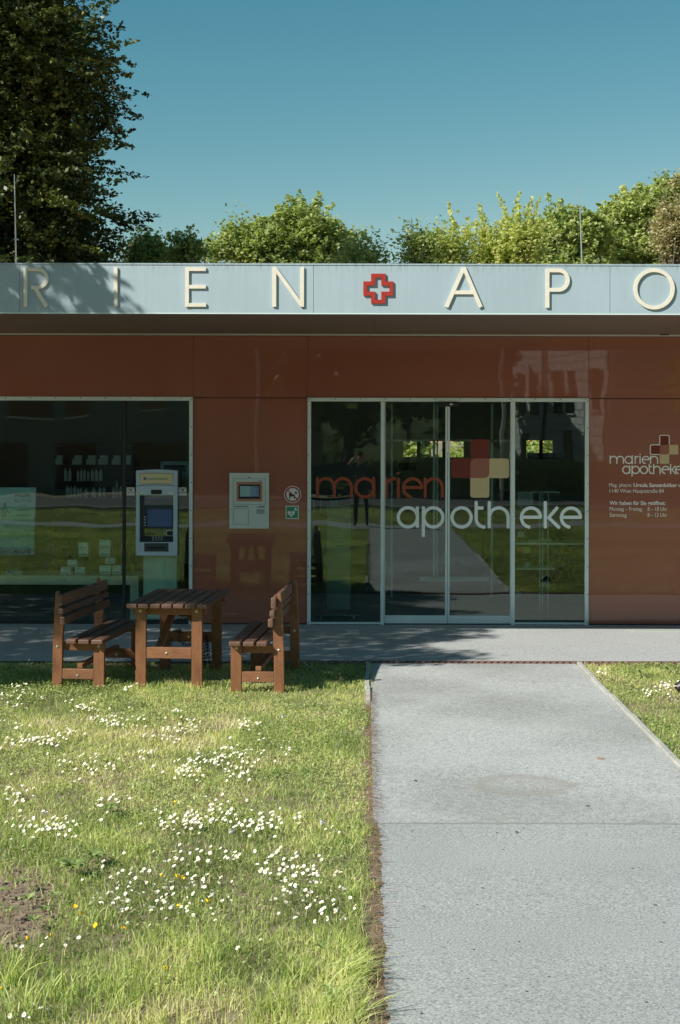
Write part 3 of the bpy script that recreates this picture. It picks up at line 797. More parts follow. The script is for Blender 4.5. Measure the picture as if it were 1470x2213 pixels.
# ------------------------------------------------------------------ cash machine
az = lambda x, y: (270+x/10.057, 1000+y/10.057)
at = empty('cash_machine', P(339, 1350, .1), 'grey-blue cash machine set through the shop window above a pale plinth', 'cash machine')
YA = -.07
def A_(*r): a = az(r[0], r[1]); b = az(r[2], r[3]); return (a[0], a[1], b[0], b[1])
mb = MB()
def apoly(pts): return [pq(*az(*p), YA) for p in pts]
top = [(245+895*i/12, 182-24*math.sin(math.pi*i/12)) for i in range(13)]
split = [(1140-895*i/12, 512-24*math.sin(math.pi*i/12)) for i in range(13)]
mb.prism(list(reversed(apoly(top+split))), YA, .0)
wchild(mb, 'head', M['atm_blue'], at, bevel=.003)
mb = MB()
spl2 = [(245+895*i/12, 522-24*math.sin(math.pi*i/12)) for i in range(13)]
mb.prism(list(reversed(apoly(spl2+[(1140, 715), (245, 715)]))), YA, .0)
mb.pbox(*A_(245, 716, 325, 2030), YA, 0); mb.pbox(*A_(1056, 716, 1140, 2030), YA, 0); mb.pbox(*A_(326, 1735, 1055, 2030), YA, 0)
wchild(mb, 'housing', M['atm_blue'], at, bevel=.002)
mb = MB(); mb.pbox(*A_(250, 190, 1135, 1720), .035, .55); wchild(mb, 'safe_body', M['atm_dark'], at)
sgt = [(332+715*i/10, 252-12*math.sin(math.pi*i/10)) for i in range(11)]; sgb = [(1047-715*i/10, 470-10*math.sin(math.pi*i/10)) for i in range(11)]
mb = MB(); mb.prism(list(reversed([pq(*az(*p), YA) for p in [(sgt[0][0]-8, sgt[0][1]-8)]+[(p[0], p[1]-9) for p in sgt]+[(sgt[-1][0]+8, sgt[-1][1])]+[(p[0], p[1]+8) for p in sgb]])), YA-.003, YA-.0005); sf = wchild(mb, 'sign_rim', M['atm_dark'], at)
mb = MB(); mb.prism(list(reversed([pq(*az(*p), YA) for p in sgt+sgb])), YA-.006, YA-.0033); sf = wchild(mb, 'sign_face', M['atm_sign'], at)
x0, yb = az(515, 383); x1, _ = az(950, 383)
green_t = simple('green_print', (.05, .30, .16), .5); blue_t = simple('blue_print', (.03, .10, .30), .5)
t_ = ptext('BANKOMAT', green_t, x0, x1, yb, 4.6, YA-.0062, at, 'lettering', .01)
o = film(at, [[az(405, 343), az(472, 343), az(472, 380), az(405, 380)]], blue_t, YA-.0062, 'emblem'); o2 = film(at, [[az(412, 320), az(465, 320), az(465, 338), az(412, 338)]], green_t, YA-.0062, 'emblem')
mb = MB(); mb.pbox(*A_(572, 597, 804, 693), YA-.003, YA-.0003); wchild(mb, 'camera_window', M['black'], at)
lampm = simple('lamp_lens', (.75, .78, .55), .2)
for xx in (335, 960):
    mb = MB(); mb.pbox(*A_(xx, 650, xx+93, 692), YA-.008, YA-.0003); wchild(mb, 'lamp_lens', lampm, at, bevel=.004)
# recess
mb = MB()
a = P(*az(326, 716), YA); b = P(*az(1055, 1734), YA)
mb.box(a.x, b.x, .03, .033, b.z, a.z)
n = mb.addv([(a.x, YA+.002, b.z), (a.x+.045, .03, b.z), (a.x+.045, .03, a.z), (a.x, YA+.002, a.z)]); mb.face([n, n+1, n+2, n+3])
wchild(mb, 'recess', M['atm_dark'], at)
mb = MB(); mb.pbox(*A_(475, 770, 975, 792), .0, .028); wchild(mb, 'light_strip', simple('blue_strip', (.12, .28, .52), .3), at)
mb = MB(); mb.pbox(*A_(400, 930, 1052, 1440), .005, .028); wchild(mb, 'screen_surround', simple('slate_blue_plastic', (.02, .035, .06), .35), at, bevel=.003)
mb = MB(); mb.pbox(*A_(495, 1020, 1035, 1400), .0, .0045); wchild(mb, 'screen', M['atm_screen'], at)
for i in range(4):
    mb = MB(); mb.pbox(*A_(415, 1178+i*60, 458, 1200+i*60), -.004, .0045); wchild(mb, 'screen_button', M['white_metal'], at)
    mb = MB(); mb.pbox(*A_(345, 1178+i*60, 375, 1200+i*60), -.004, .0045); wchild(mb, 'screen_button', M['white_metal'], at)
mb = MB(); a = P(*az(330, 1610), YA); b = P(*az(1052, 1725), YA)
n = mb.addv([(a.x, .028, a.z), (b.x, .028, a.z), (b.x, YA+.004, b.z), (a.x, YA+.004, b.z)]); mb.face([n, n+3, n+2, n+1]); 
mb.pbox(*A_(430, 1552, 660, 1568), .02, .0285)
wchild(mb, 'key_shelf', M['atm_dark'], at)
kb = MB()
for i in range(4):
    for j in range(4):
        u = .30+.10*i; v = .15+.2*j; xx = a.x+(b.x-a.x)*(.36+.085*i); zz = a.z+(b.z-a.z)*v; yy = .028+(YA+.004-.028)*v
        kb.box(xx, xx+.02, yy-.012, yy, zz-.002, zz+.007)
wchild(kb, 'keypad', simple('metal_keys', (.30, .33, .34), .4, .5), at)
mb = MB(); mb.pbox(*A_(905, 1470, 1052, 1600), -.03, .02); cs = wchild(mb, 'card_reader', M['atm_blue'], at, bevel=.003)
mb = MB(); mb.pbox(*A_(918, 1492, 1045, 1590), -.032, -.0305); o = mb.build('card_slot', M['black']); o.parent = cs
mb = MB(); mb.pbox(*A_(425, 1756, 952, 1942), YA-.004, YA-.0004); ct = wchild(mb, 'cash_tray', M['atm_dark'], at, bevel=.002)
mb = MB(); mb.pbox(*A_(485, 1835, 885, 1885), YA-.0055, YA-.0042); o = mb.build('cash_slot', M['black']); o.parent = ct
mb = MB(); mb.pbox(310.5, 1202.5, 382.5, 1340, .05, .30); wchild(mb, 'plinth', M['white_metal'], at)
mb = MB(); mb.pbox(313.5, 1206, 356, 1336, .045, .049); wchild(mb, 'plinth_cover', simple('pale_green_plinth_cover', (.66, .78, .68), .35), at)
# cctv stickers
for x0, y0, x1, y1, nm in ((273.6, 1054.2, 291.2, 1071.8, 'white camera warning sticker on the glass left of the cash machine'), (386.2, 1054.2, 403.6, 1071.8, 'white camera warning sticker between cash machine and window frame')):
    c = P((x0+x1)/2, (y0+y1)/2, .018)
    st = empty('camera_sticker', c, nm, 'sticker', 'camera warning stickers')
    film(st, [rrect(x0, y0, x1, y1, .4)], M['sign_white'], .0195, 'sticker_sheet', .001)
    film(st, [[(x0+.6, y0+10.6), (x1-.6, y0+10.6), (x1-.6, y0+11.5), (x0+.6, y0+11.5)], [(x0+2, y0+1.6), (x1-2, y0+1.6), (x1-2, y0+2.4), (x0+2, y0+2.4)]], M['sign_red'], .0183, 'printed_lines', .0006)
    film(st, [[(x0+6, y0+5), (x0+12, y0+4), (x0+12.5, y0+5.5), (x0+10.5, y0+7), (x0+11.5, y0+9), (x0+10, y0+9), (x0+9, y0+7), (x0+6.5, y0+6.5)]], M['black'], .0183, 'camera_pictogram', .0006)

# ------------------------------------------------------------------ inside the left window
dk = empty('display_counter', P(100, 1350, .5), 'long beige display counter standing behind the shop window', 'counter')
mb = MB(); mb.pbox(-400, 1245.5, 300, 1265, .35, 1.0); wchild(mb, 'counter_top', M['counter'], dk, bevel=.002)
mb = MB(); mb.pbox(282, 1265.3, 300, 1341, .35, .95); mb.pbox(-400, 1265.3, -380, 1341, .35, .95); wchild(mb, 'leg', M['counter'], dk)
gsh = MB(); a = P(160, 1203.5, .45); b = P(262, 1203.5, .45); gsh.box(a.x, b.x, .42, .75, a.z-.006, a.z)
a2 = P(160, 1245, .45); gsh.box(a.x+.01, a.x+.02, .7, .71, a2.z, a.z-.007); gsh.box(b.x-.02, b.x-.01, .7, .71, a2.z, a.z-.007)
tag(gsh.build('glass_shelf', M['thin_glass']), 'clear glass shelf carrying four pale cartons in the window', 'shelf')
def carton(px0, py0, px1, py1, label):
    o = empty('carton', P((px0+px1)/2, py1, .5), label, 'box', 'pale medicine cartons in the window display')
    mb = MB(); mb.pbox(px0, py0, px1-3, py1, .5, .62); wchild(mb, 'carton_body', M['box_white'], o, bevel=.001)
    mb = MB(); mb.pbox(px0+1.5, py1-4.5, px1-6, py1-2.2, .4985, .4995); mb.pbox(px0+1.5, py0+2.5, px0+(px1-px0)*.5, py0+3.6, .4985, .4995); wchild(mb, 'printed_band', M['box_blue'], o)
for (r, l) in (((170, 1174.2, 193, 1188.2), 'upper carton of the narrower stack on the glass shelf'), ((170.6, 1188.8, 193.6, 1203.2), 'lower carton of the narrower stack on the glass shelf'),
               ((215.4, 1168.6, 242.4, 1185), 'upper carton of the wider stack on the glass shelf'), ((215, 1186, 242, 1202.6), 'lower carton of the wider stack on the glass shelf'),
               ((147, 1212, 170, 1226.6), 'carton balanced on top of the two-box pyramid'), ((132, 1227.2, 156, 1243.8), 'left base carton of the pyramid on the counter'),
               ((162.6, 1227.2, 187, 1243.8), 'right base carton of the pyramid on the counter'), ((215.4, 1223.6, 243.2, 1241.6), 'counter carton right of the pyramid, the farther one from the dark pane joint'),
               ((243.8, 1223.6, 265, 1241.6), 'counter carton partly behind the dark pane joint'), ((228, 1206, 252, 1219), 'small crumpled pale pack lying above the counter cartons')):
    carton(*r, l)
for i, (px, cc) in enumerate(((3, 'butter'), (28, 'butter'), (118, 'butter'), (131, 'red'), (148, 'butter'), (184, 'butter'), (211, 'fluff'), (221, 'fluff'), (236, 'butter'), (247, 'butter'), (257, 'fluff'))):
    c = P(px, 1243, .38); mb = MB(c); mb.ball(c, .014, (1, 1, .9), 10, 6)
    tag(mb.build('sweet', simple('sweet_'+str(i), (.45, .42, .22) if cc == 'butter' else ((.5, .12, .14) if cc == 'red' else (.5, .52, .48)), .4)), {'butter': 'tiny yellowish bonbon on the display counter edge', 'red': 'single pink bonbon on the display counter edge left of the carton pyramid', 'fluff': 'tiny whitish bonbon on the display counter edge'}[cc], 'sweet', 'bonbons strewn on the counter')
lf = empty('leaflet', P(29, 1243, .4), 'pale blue leaflet lying tilted on the beige counter', 'leaflet')
mb = MB(); a, b, c2, d2 = P(11, 1244.5, .38), P(45, 1244.5, .38), P(49, 1234, .48), P(14, 1234, .48)
n = mb.addv([a, b, c2, d2, a+Vector((0, .002, -.002)), b+Vector((0, .002, -.002)), c2+Vector((0, .002, -.002)), d2+Vector((0, .002, -.002))])
for qf in ((0,1,2,3), (7,6,5,4), (0,4,5,1), (1,5,6,2), (2,6,7,3), (3,7,4,0)): mb.face([n+i for i in qf])
wchild(mb, 'sheet', M['box_white'], lf)
mb = MB(); e1 = a+(b-a)*.12+(d2-a)*.35; 
n = mb.addv([p+Vector((0, -.002, .002)) for p in (e1, e1+(b-a)*.3, e1+(b-a)*.32+(d2-a)*.5, e1+(b-a)*.02+(d2-a)*.5)]); mb.face([n, n+1, n+2, n+3]); wchild(mb, 'picture', M['box_blue'], lf)
# poster
po = empty('poster', P(30, 1201, .10), 'blue-green pollen allergy advertising poster hanging behind the window', 'poster')
YP = .10
def mat_poster():
    m, n, b = newmat('poster_print'); tc = n.nodes.new('ShaderNodeTexCoord'); sp = n.nodes.new('ShaderNodeSeparateXYZ'); lk(n, tc.outputs['Object'], sp.inputs[0])
    t = noise(n, 5, 4); ma = n.nodes.new('ShaderNodeMath'); ma.operation = 'MULTIPLY_ADD'; ma.inputs[1].default_value = .08; lk(n, t.outputs['Fac'], ma.inputs[0]); lk(n, sp.outputs['Z'], ma.inputs[2])
    z0, z1 = P(0, 1201, YP).z+.04, P(0, 1055, YP).z+.04
    mr = n.nodes.new('ShaderNodeMapRange'); mr.inputs['From Min'].default_value = z0; mr.inputs['From Max'].default_value = z1; lk(n, ma.outputs[0], mr.inputs['Value'])
    r = ramp_on(n, mr.outputs[0], [(0, (.18, .36, .62)), (.10, (.18, .34, .60)), (.12, (.36, .64, .66)), (.24, (.28, .55, .60)), (.30, (.42, .66, .28)), (.38, (.22, .50, .55)), (.50, (.16, .38, .48)), (.54, (.55, .82, .70)), (.8, (.74, .90, .90)), (1, (.50, .74, .80))])
    lk(n, r.outputs[0], b.inputs['Base Color']); b.inputs['Roughness'].default_value = .4; return m
mb = MB(); mb.prism(list(reversed([pq(-60, 1055, YP), pq(78.3, 1055, YP), pq(73.5, 1201, YP), pq(-60, 1201, YP)])), YP, YP+.004); wchild(mb, 'sheet', mat_poster(), po)
dkp = simple('dark_print', (.02, .05, .06), .5); gyp = simple('grey_print', (.15, .24, .26), .5); ltp = simple('pale_print', (.55, .75, .70), .5); rdp = simple('red_print', (.22, .03, .08), .5)
def pt(b_, m_, x0, x1, yb, cp, bold=0): return ptext(b_, m_, x0, x1, yb, cp, YP-.0005, po, 'lettering', bold)
pt('POLLEN-', dkp, 33, 67, 1075, 7, .03); pt('ALLERGIE', gyp, 31, 68.5, 1086, 7); pt('KANN', gyp, 41.5, 56, 1095.5, 4); [wchild(MB().ribbon([pq(x, yy+2.2*math.sin(x*1.1+yy), YP) for x in np.arange(36, 66, .8)], .005, YP-.002, YP-.0005), 'script_line', gyp, po) for yy in (1104, 1115)]
pt('Clarityn', ltp, 4, 30, 1157, 6); pt('DUKT', rdp, 0, 20, 1197, 6, .03); pt('DES', rdp, 21.5, 30, 1197, 5); pt('MONATS', rdp, 32, 65, 1197, 6.5, .03)
mb = MB(); mb.ribbon([pq(x, y, YP) for x, y in [(32, 1150)]+arc(46, 1160, 9, 12, 170, -60, 10)], .008, YP-.002, YP-.0006); mb.ribbon([pq(x, y, YP) for x, y in arc(46, 1160, 3.5, 4.5, 0, 350, 16)], .006, YP-.002, YP-.0006, True); wchild(mb, 'emblem', ltp, po)
film(po, [[(11+4.2*math.cos(a), 1092-5*math.sin(a)) for a in np.linspace(0, 6.0, 14)], [(4, 1121), (9, 1126), (2, 1134), (-3, 1132)]], simple('skin_print', (.40, .30, .26), .6), YP-.0006, 'child_picture')
film(po, [[(3, 1098), (14, 1097), (18, 1104), (24, 1110), (22, 1112), (14, 1107), (14, 1118), (3, 1120), (1, 1108)]], simple('shirt_print', (.42, .50, .52), .6), YP-.0016, 'shirt_picture')
# shelf of bottles deep in the shop
YS = 2.6
sh = empty('shelf_unit', P(205, 1080, YS), 'dark shelf unit with rows of toiletries inside the left window', 'shelf unit')
mb = MB(); mb.pbox(118, 965, 292, 1400, YS+.3, YS+.33)
for yy in (1005.5, 1041.5, 1077.5, 1115): mb.pbox(116, yy, 294, yy+2.6, YS-.02, YS+.3)
wchild(mb, 'rack', M['int_dark'], sh)
rowsb = [(1005.3, [(122, 14, 20), (158, 20, 20), (188, 20, 20), (214, 20, 20), (243, 18, 20), (270, 14, 20)], 'tin'),
         (1041.3, [(138, 8, 28), (147, 8, 28), (166, 6, 24), (173, 6, 26), (180, 6, 26), (188, 6, 22), (196, 8, 26), (205, 8, 26), (214, 9, 26)], 'b'),
         (1077.3, [(142, 8, 26), (150, 7, 26), (158, 8, 26), (167, 5, 22), (173, 5, 22), (181, 11, 20), (198, 11, 22), (213, 7, 24), (222, 7, 24), (242, 7, 24), (250, 6, 38), (258, 7, 26)], 'b')]
for yb, its, kd in rowsb:
    for px, wpx, hpx in its:
        c = P(px+wpx/2, yb, YS+.1); r = wpx/2*(D+YS+.1)/F; h = hpx*(D+YS+.1)/F
        mb = MB(c)
        if kd == 'b': mb.tube([c, c+Vector((0,0,h*.78)), c+Vector((0,0,h*.84)), c+Vector((0,0,h*.85)), c+Vector((0,0,h))], [r*.92, r*.92, r*.6, r*.5, r*.45], 10)
        else: mb.box(c.x-r, c.x+r, c.y-.06, c.y+.06, c.z, c.z+h*.6); mb.box(c.x-r*.6, c.x+r, c.y-.05, c.y+.05, c.z+h*.62, c.z+h)
        tag(mb.build('bottle' if kd == 'b' else 'packet', M['bottle'] if kd == 'b' else M['alu']), 'white toiletries bottle on the dark shelf unit' if kd == 'b' else 'dim grey packet on the top board of the shelf unit', 'bottle' if kd == 'b' else 'packet', 'bottles on the dark shelf' if kd == 'b' else 'packets on the dark shelf')
hs = empty('brand_panel', P(378, 1035, .9), 'pale teal advertising panel partly hidden behind the cash machine', 'sign')
mb = MB(); mb.pbox(347, 998, 412, 1034, .9, .93); wchild(mb, 'panel', simple('pale_teal_panel', (.40, .62, .64), .5), hs)
mb = MB(); mb.pbox(354, 1006, 402, 1020, .895, .8995); wchild(mb, 'blue_field', simple('navy_field', (.02, .05, .14), .5), hs)
ptext('Hansaplast', simple('slate_print', (.16, .22, .30), .5), 356, 399, 1016, 6.5, .893, hs)
mb = MB(); mb.ribbon([pq(x, y, .894) for x, y in arc(385, 1008, 16, 14, -100, -20, 10)], .012, .892, .8945); wchild(mb, 'swoosh', M['salmon_film'], hs)
# behind the entrance panes
dp = empty('display_stand', P(732, 1330, .7), 'tall translucent greenish display stand on a square foot behind the entrance', 'display stand')
mb = MB(); mb.pbox(706, 1092, 758, 1318, .7, .78); wchild(mb, 'column', simple('pale_green_acrylic', (.16, .24, .21), .25), dp, bevel=.004)
mb = MB(); a = P(684, 1322, .5); b = P(776, 1322, .5)
mb.box(a.x, b.x, .45, 1.05, .05, .065); wchild(mb, 'foot', simple('foot_plate', (.14, .18, .17), .3), dp)
mb = MB()
for xx in (a.x+.06, b.x-.06):
    for yy in (.5, 1.0): mb.tube([(xx, yy, .006), (xx, yy, .05)], .015, 8)
wchild(mb, 'leveller', M['steel'], dp)
br = empty('brochure_rack', P(716, 1090, 1.3), 'dark brochure rack with pale leaflets behind the left entrance pane', 'rack')
mb = MB(); mb.pbox(668, 1058, 764, 1104, 1.4, 1.5); wchild(mb, 'rack_board', simple('teal_grey_board', (.05, .075, .075), .5), br)
for i, px in enumerate((677, 692, 714, 718, 722.5, 727)):
    mb = MB(); mb.pbox(px, 1081, px+2.6, 1108, 1.32, 1.38); wchild(mb, 'leaflet', M['box_white'], br)
mb = MB(); mb.pbox(714, 1044, 757, 1050, 1.3, 1.4); mb.pbox(716, 1052, 745, 1058, 1.3, 1.38); wchild(mb, 'yellow_packets', simple('ochre_pack', (.30, .24, .06), .5), br)
# glass rack with products right of the doors
gr = empty('glass_display_rack', P(1175, 1335, .8), 'glass display rack with colourful products behind the right entrance pane', 'display rack')
mb = MB()
for px in (1166, 1172, 1184): mb.pbox(px, 1062, px+2.6, 1335, .8, .82)
mb.pbox(1120, 1338, 1215, 1344, .7, 1.2); wchild(mb, 'upright', simple('pale_green_edge', (.25, .36, .32), .2), gr)
mb = MB(); mb.pbox(1116, 1173, 1264, 1176, .75, 1.15); mb.pbox(1116, 1228, 1200, 1230, .75, 1.15); mb.pbox(1120, 1062, 1210, 1064, .8, 1.1); wchild(mb, 'shelf', M['white_metal'], gr)
items = [((1118, 1182, 1130, 1192), (.30, .07, .03)), ((1132, 1181, 1146, 1194), (.10, .25, .03)), ((1142, 1166, 1165, 1172), (.45, .50, .46)), ((1170, 1165, 1192, 1172), (.45, .50, .46)),
         ((1116, 1278, 1126, 1290), (.05, .22, .25)), ((1136, 1215, 1146, 1226), (.20, .33, .30)), ((1120, 1148, 1134, 1160), (.35, .40, .38)), ((1176, 1256, 1190, 1270), (.12, .20, .32)), ((1122, 1062, 1152, 1092), (.34, .40, .40))]
for (r, cc) in items:
    mb = MB(); mb.pbox(*r, .85, .95); wchild(mb, 'product', simple('product_colour', cc, .5), gr)
sc_ = empty('sales_counter', P(1160, 1200, 5), 'dark sales counter with computer screens deep inside the shop', 'counter')
mb = MB(); mb.box(P(1050, 0, 5).x, P(1262, 0, 5).x, 5, 5.7, 0, 1.05); wchild(mb, 'counter_body', M['int_dark'], sc_)
mb = MB(); mb.pbox(1140, 978, 1212, 992, 4.9, 4.95); mb.pbox(1085, 1060, 1108, 1095, 4.9, 4.95); wchild(mb, 'monitor', M['black'], sc_)
mb = MB(); mb.box(P(850, 0, 6).x, P(960, 0, 6).x, 6, 6.6, 0, 1.1); mb.pbox(862, 1000, 900, 1016, 5.9, 5.95); wchild(mb, 'back_counter', M['int_dark'], sc_)
ntc = empty('notice', P(1137, 1090, .1), 'printed notice sheet stuck inside the right entrance pane', 'notice')
film(ntc, [rrect(1119, 1062, 1151, 1095, .4)], simple('dim_paper', (.14, .19, .19), .6), .06, 'sheet', .001)
film(ntc, [[(1124, 1067+i*4), (1146, 1067+i*4), (1146, 1068+i*4), (1124, 1068+i*4)] for i in range(6)], M['atm_dark'], .0585, 'printed_lines', .0006)
cl = empty('ceiling_fitting', P(754, 878, 1.2), 'pale yellow-green ceiling fitting behind the left entrance pane', 'light fitting')
mb = MB(); a = P(738, 871.5, 1.0); b = P(770, 871.5, 1.0); mb.box(a.x, b.x, 1.0, 1.03, a.z-.02, a.z); a = P(750, 874, 1.4); b = P(772, 884, 1.4); mb.box(a.x, b.x, 1.03, 1.4, b.z, b.z+.06); wchild(mb, 'housing', simple('pale_lime_housing', (.50, .58, .30), .5), cl)

# lightning rods on the roof
for a, b, l, Yr in (((35, 572), (30, 378), 'thin grey lightning rod on the roof in front of the dark tree', -2.0), ((1259, 570), (1250.5, 402), 'thin pale lightning rod on the roof before the light green trees', -2.0)):
    px_ = a[0]; p0, p1 = P(*a, Yr), P(*b, Yr); p0.z -= .25
    o = empty('lightning_rod', p0, l, 'lightning rod')
    mb = MB(); mb.tube([p0, p0+(p1-p0)*.5, p1], [.008, .007, .004], 8); wchild(mb, 'rod', M['steel'], o)
    if px_ < 700: mb = MB(); q = p0+(p1-p0)*.42; mb.box(q.x-.015, q.x+.03, q.y-.01, q.y+.01, q.z-.008, q.z+.008); wchild(mb, 'clamp', M['alu'], o)
# ------------------------------------------------------------------ bench and table
def bolt(parent, c, ax=(0, -1, 0)):
    mb = MB(); mb.disc(c, .0125, ax, .003, 12); mb.ball(Vector(c)+Vector(ax)*.003, .008, (1, 1, 1), 8, 4)
    o = mb.build('bolt', M['steel'], None, smooth=False); o.parent = parent; return o
def bench(loc, rz, mir, label, L=1.40):
    s = -1 if mir else 1
    r = empty('bench', loc, label, 'bench', 'wooden benches at the garden table', math.radians(rz))
    def X(a): return s*a
    def bx(name, x0, x1, y0, y1, z0, z1, mat, bev=.004):
        a, b = sorted((X(x0), X(x1))); mb = MB(); mb.box(a, b, y0, y1, z0, z1); o = mb.build(name, mat, None, bevel=bev); o.parent = r; return o
    for ye in (0.0, L-.10-.045):
        p = [(0, -.04), (.092, -.04), (.095, .40), (.108, .62), (.066, .70), (.066, .80), (.060, .865), (.048, .875), (.030, .865), (.018, .62), (.006, .38)]
        pts = [(X(x), z) for x, z in p]
        if mir: pts = list(reversed(pts))
        mb = MB(); mb.prism(pts, ye, ye+.045); o = mb.build('rear_post', M['wood_post'], None, bevel=.005); o.parent = r
        bolt(o, (X(.05), ye if ye == 0 else ye, .375)) 
        o2 = bx('front_leg', .383, .480, ye, ye+.045, -.04, .408, M['wood_post']); bolt(o2, (X(.43), ye, .385))
        bx('seat_bearer', .060, .470, ye+.047, ye+.09, .335, .407, M['wood_beam'])
        o3 = bx('stretcher', .094, .381, ye+.004, ye+.041, .085, .175, M['wood_beam']); bolt(o3, (X(.235), ye+.004, .118))
    for x0, x1 in ((.148, .240), (.262, .360), (.382, .486)): bx('seat_slat', x0, x1, -.07, L-.03, .409, .450, M['wood_slat'], .008)
    for x0, z0, z1 in ((.068, .745, .842), (.080, .672, .725), (.094, .578, .652)):
        a, b = sorted((X(x0), X(x0+.045))); mb = MB()
        mb.box(a, b, -.07, L-.03, z0, z1); o = mb.build('back_slat', M['wood_slat'], None, bevel=.009); o.parent = r
    mb = MB(); mb.prismM([(-.025, 0), (.025, 0), (.025, L-.2), (-.025, L-.2)], 0, .04, Matrix.Translation((X(.24), .06, .175))); o = mb.build('long_stretcher', M['wood_beam'], None, bevel=.003); o.parent = r
    return r
bench((-2.815, -4.775, .045), -6, False, 'left wooden bench with its slatted back turned to the window side, facing the table')
bench((-.715, -4.95, .045), -3.5, True, 'right wooden bench nearest the path, its back to the entrance path')
def table():
    th = math.radians(-3.6)
    r = empty('garden_table', (-1.772, -4.73, .043), 'brown wooden slatted garden table between two benches on the lawn', 'table', None, th)
    w2 = .304
    def bx(name, x0, x1, y0, y1, z0, z1, mat, bev=.004):
        mb = MB(); mb.box(x0, x1, y0, y1, z0, z1); o = mb.build(name, mat, None, bevel=bev); o.parent = r; return o
    for ye in (0.0, 1.06):
        for x0 in (-w2, w2-.096):
            o = bx('leg', x0, x0+.096, ye, ye+.045, -.04, .722, M['wood_post']); bolt(o, (x0+.045, ye, .690))
        bx('top_bearer', -.335, .335, ye+.047, ye+.095, .652, .722, M['wood_beam'], .006)
        o = bx('stretcher', -w2+.098, w2-.098, ye+.005, ye+.042, .262, .362, M['wood_beam']); bolt(o, (-.02, ye+.005, .312))
    n = 7; wd = .094; gp = (.73-n*wd)/(n-1)
    for i in range(n):
        x0 = -.365+i*(wd+gp); bx('top_slat', x0, x0+wd, -.10, 1.23, .723, .764, M['wood_slat'], .009)
    for sgn, xo in ((1, -.05), (-1, .05)):
        mb = MB(); ya, yb = (.55, .06) if sgn == 1 else (.57, 1.05)
        a = Vector((xo*.6, ya, .715)); b = Vector((xo*2.4, yb, .30)); d = (b-a).normalized(); sd_ = Vector((1, 0, 0))
        up = d.cross(sd_).normalized()
        n0 = mb.addv([a+sd_*x*.03+up*y*.02 for x, y in ((-1,-1),(1,-1),(1,1),(-1,1))]+[b+sd_*x*.03+up*y*.02 for x, y in ((-1,-1),(1,-1),(1,1),(-1,1))])
        for q in ((0,3,2,1),(4,5,6,7),(0,1,5,4),(1,2,6,5),(2,3,7,6),(3,0,4,7)): mb.face([n0+i for i in q])
        o = mb.build('diagonal_brace', M['wood_beam'], None); o.parent = r
table()
# lock chains hanging from the rear table stretcher
def chain(label, pts, link=.040, th=.0038):
    P_ = [Vector(p) for p in pts]; seg = []
    for a, b in zip(P_[:-1], P_[1:]):
        n = max(1, int((b-a).length/(link*.72)))
        for i in range(n): seg.append((a+(b-a)*(i+.5)/n, (b-a).normalized()))
    mb = MB(P_[0])
    for k, (c, t) in enumerate(seg):
        a = t.orthogonal().normalized(); a = a if k % 2 else t.cross(a)
        ring = [c+t*math.cos(q*math.pi/6)*link*.5+a*math.sin(q*math.pi/6)*link*.32 for q in range(12)]
        ring.append(ring[0]); ring.append(ring[1]); mb.tube(ring, th, 5, caps=False)
    return tag(mb.build('lock_chain', M['black']), label, 'chain', 'lock chains under the table')
chain('dark chain bundle hanging from the rear stretcher by the right rear table leg', [(-1.585, -3.71, .40), (-1.565, -3.76, .22), (-1.555, -3.80, .07), (-1.535, -3.78, .20), (-1.545, -3.72, .38), (-1.515, -3.77, .20), (-1.49, -3.83, .06)])
chain('dark chain looped from the rear stretcher towards the diagonal brace', [(-1.86, -3.72, .42), (-1.80, -3.70, .43), (-1.82, -3.74, .34), (-1.74, -3.74, .28), (-1.66, -3.73, .30)])
chain('dark chain hanging straight down beside the left rear table leg', [(-1.885, -3.75, .36), (-1.89, -3.78, .2), (-1.885, -3.80, .06)])
# black garden spotlight at the right edge of the picture
q = G(1467, 1492)
sp = empty('garden_spotlight', q, 'small dark garden spotlight lying in the right lawn among daisies', 'garden light')
mb = MB(); Mx = Matrix.Translation(q+Vector((.07, 0, .06))) @ Matrix.Rotation(math.radians(62), 4, 'Y') @ Matrix.Rotation(.3, 4, 'Z')
for i in range(16):
    a0, a1 = i*math.pi/8, (i+1)*math.pi/8
    n = mb.addv([Mx @ Vector((.045*math.cos(a), .045*math.sin(a), z_)) if z_ < 0 else Mx @ Vector((.07*math.cos(a), .07*math.sin(a), z_)) for a, z_ in ((a0, -.1), (a1, -.1), (a1, .05), (a0, .05))])
    mb.face([n, n+1, n+2, n+3])
wchild(mb, 'lamp_body', M['black'], sp)
mb = MB(); mb.prismM([(.066*math.cos(i*math.pi/8), .066*math.sin(i*math.pi/8)) for i in range(16)], .035, .042, Mx); wchild(mb, 'lens', simple('lamp_lens_teal', (.22, .34, .33), .15), sp)
mb = MB(); mb.tube([q+Vector((.07, 0, -.03)), q+Vector((.07, 0, .06))], .012, 8); wchild(mb, 'spike', M['black'], sp)

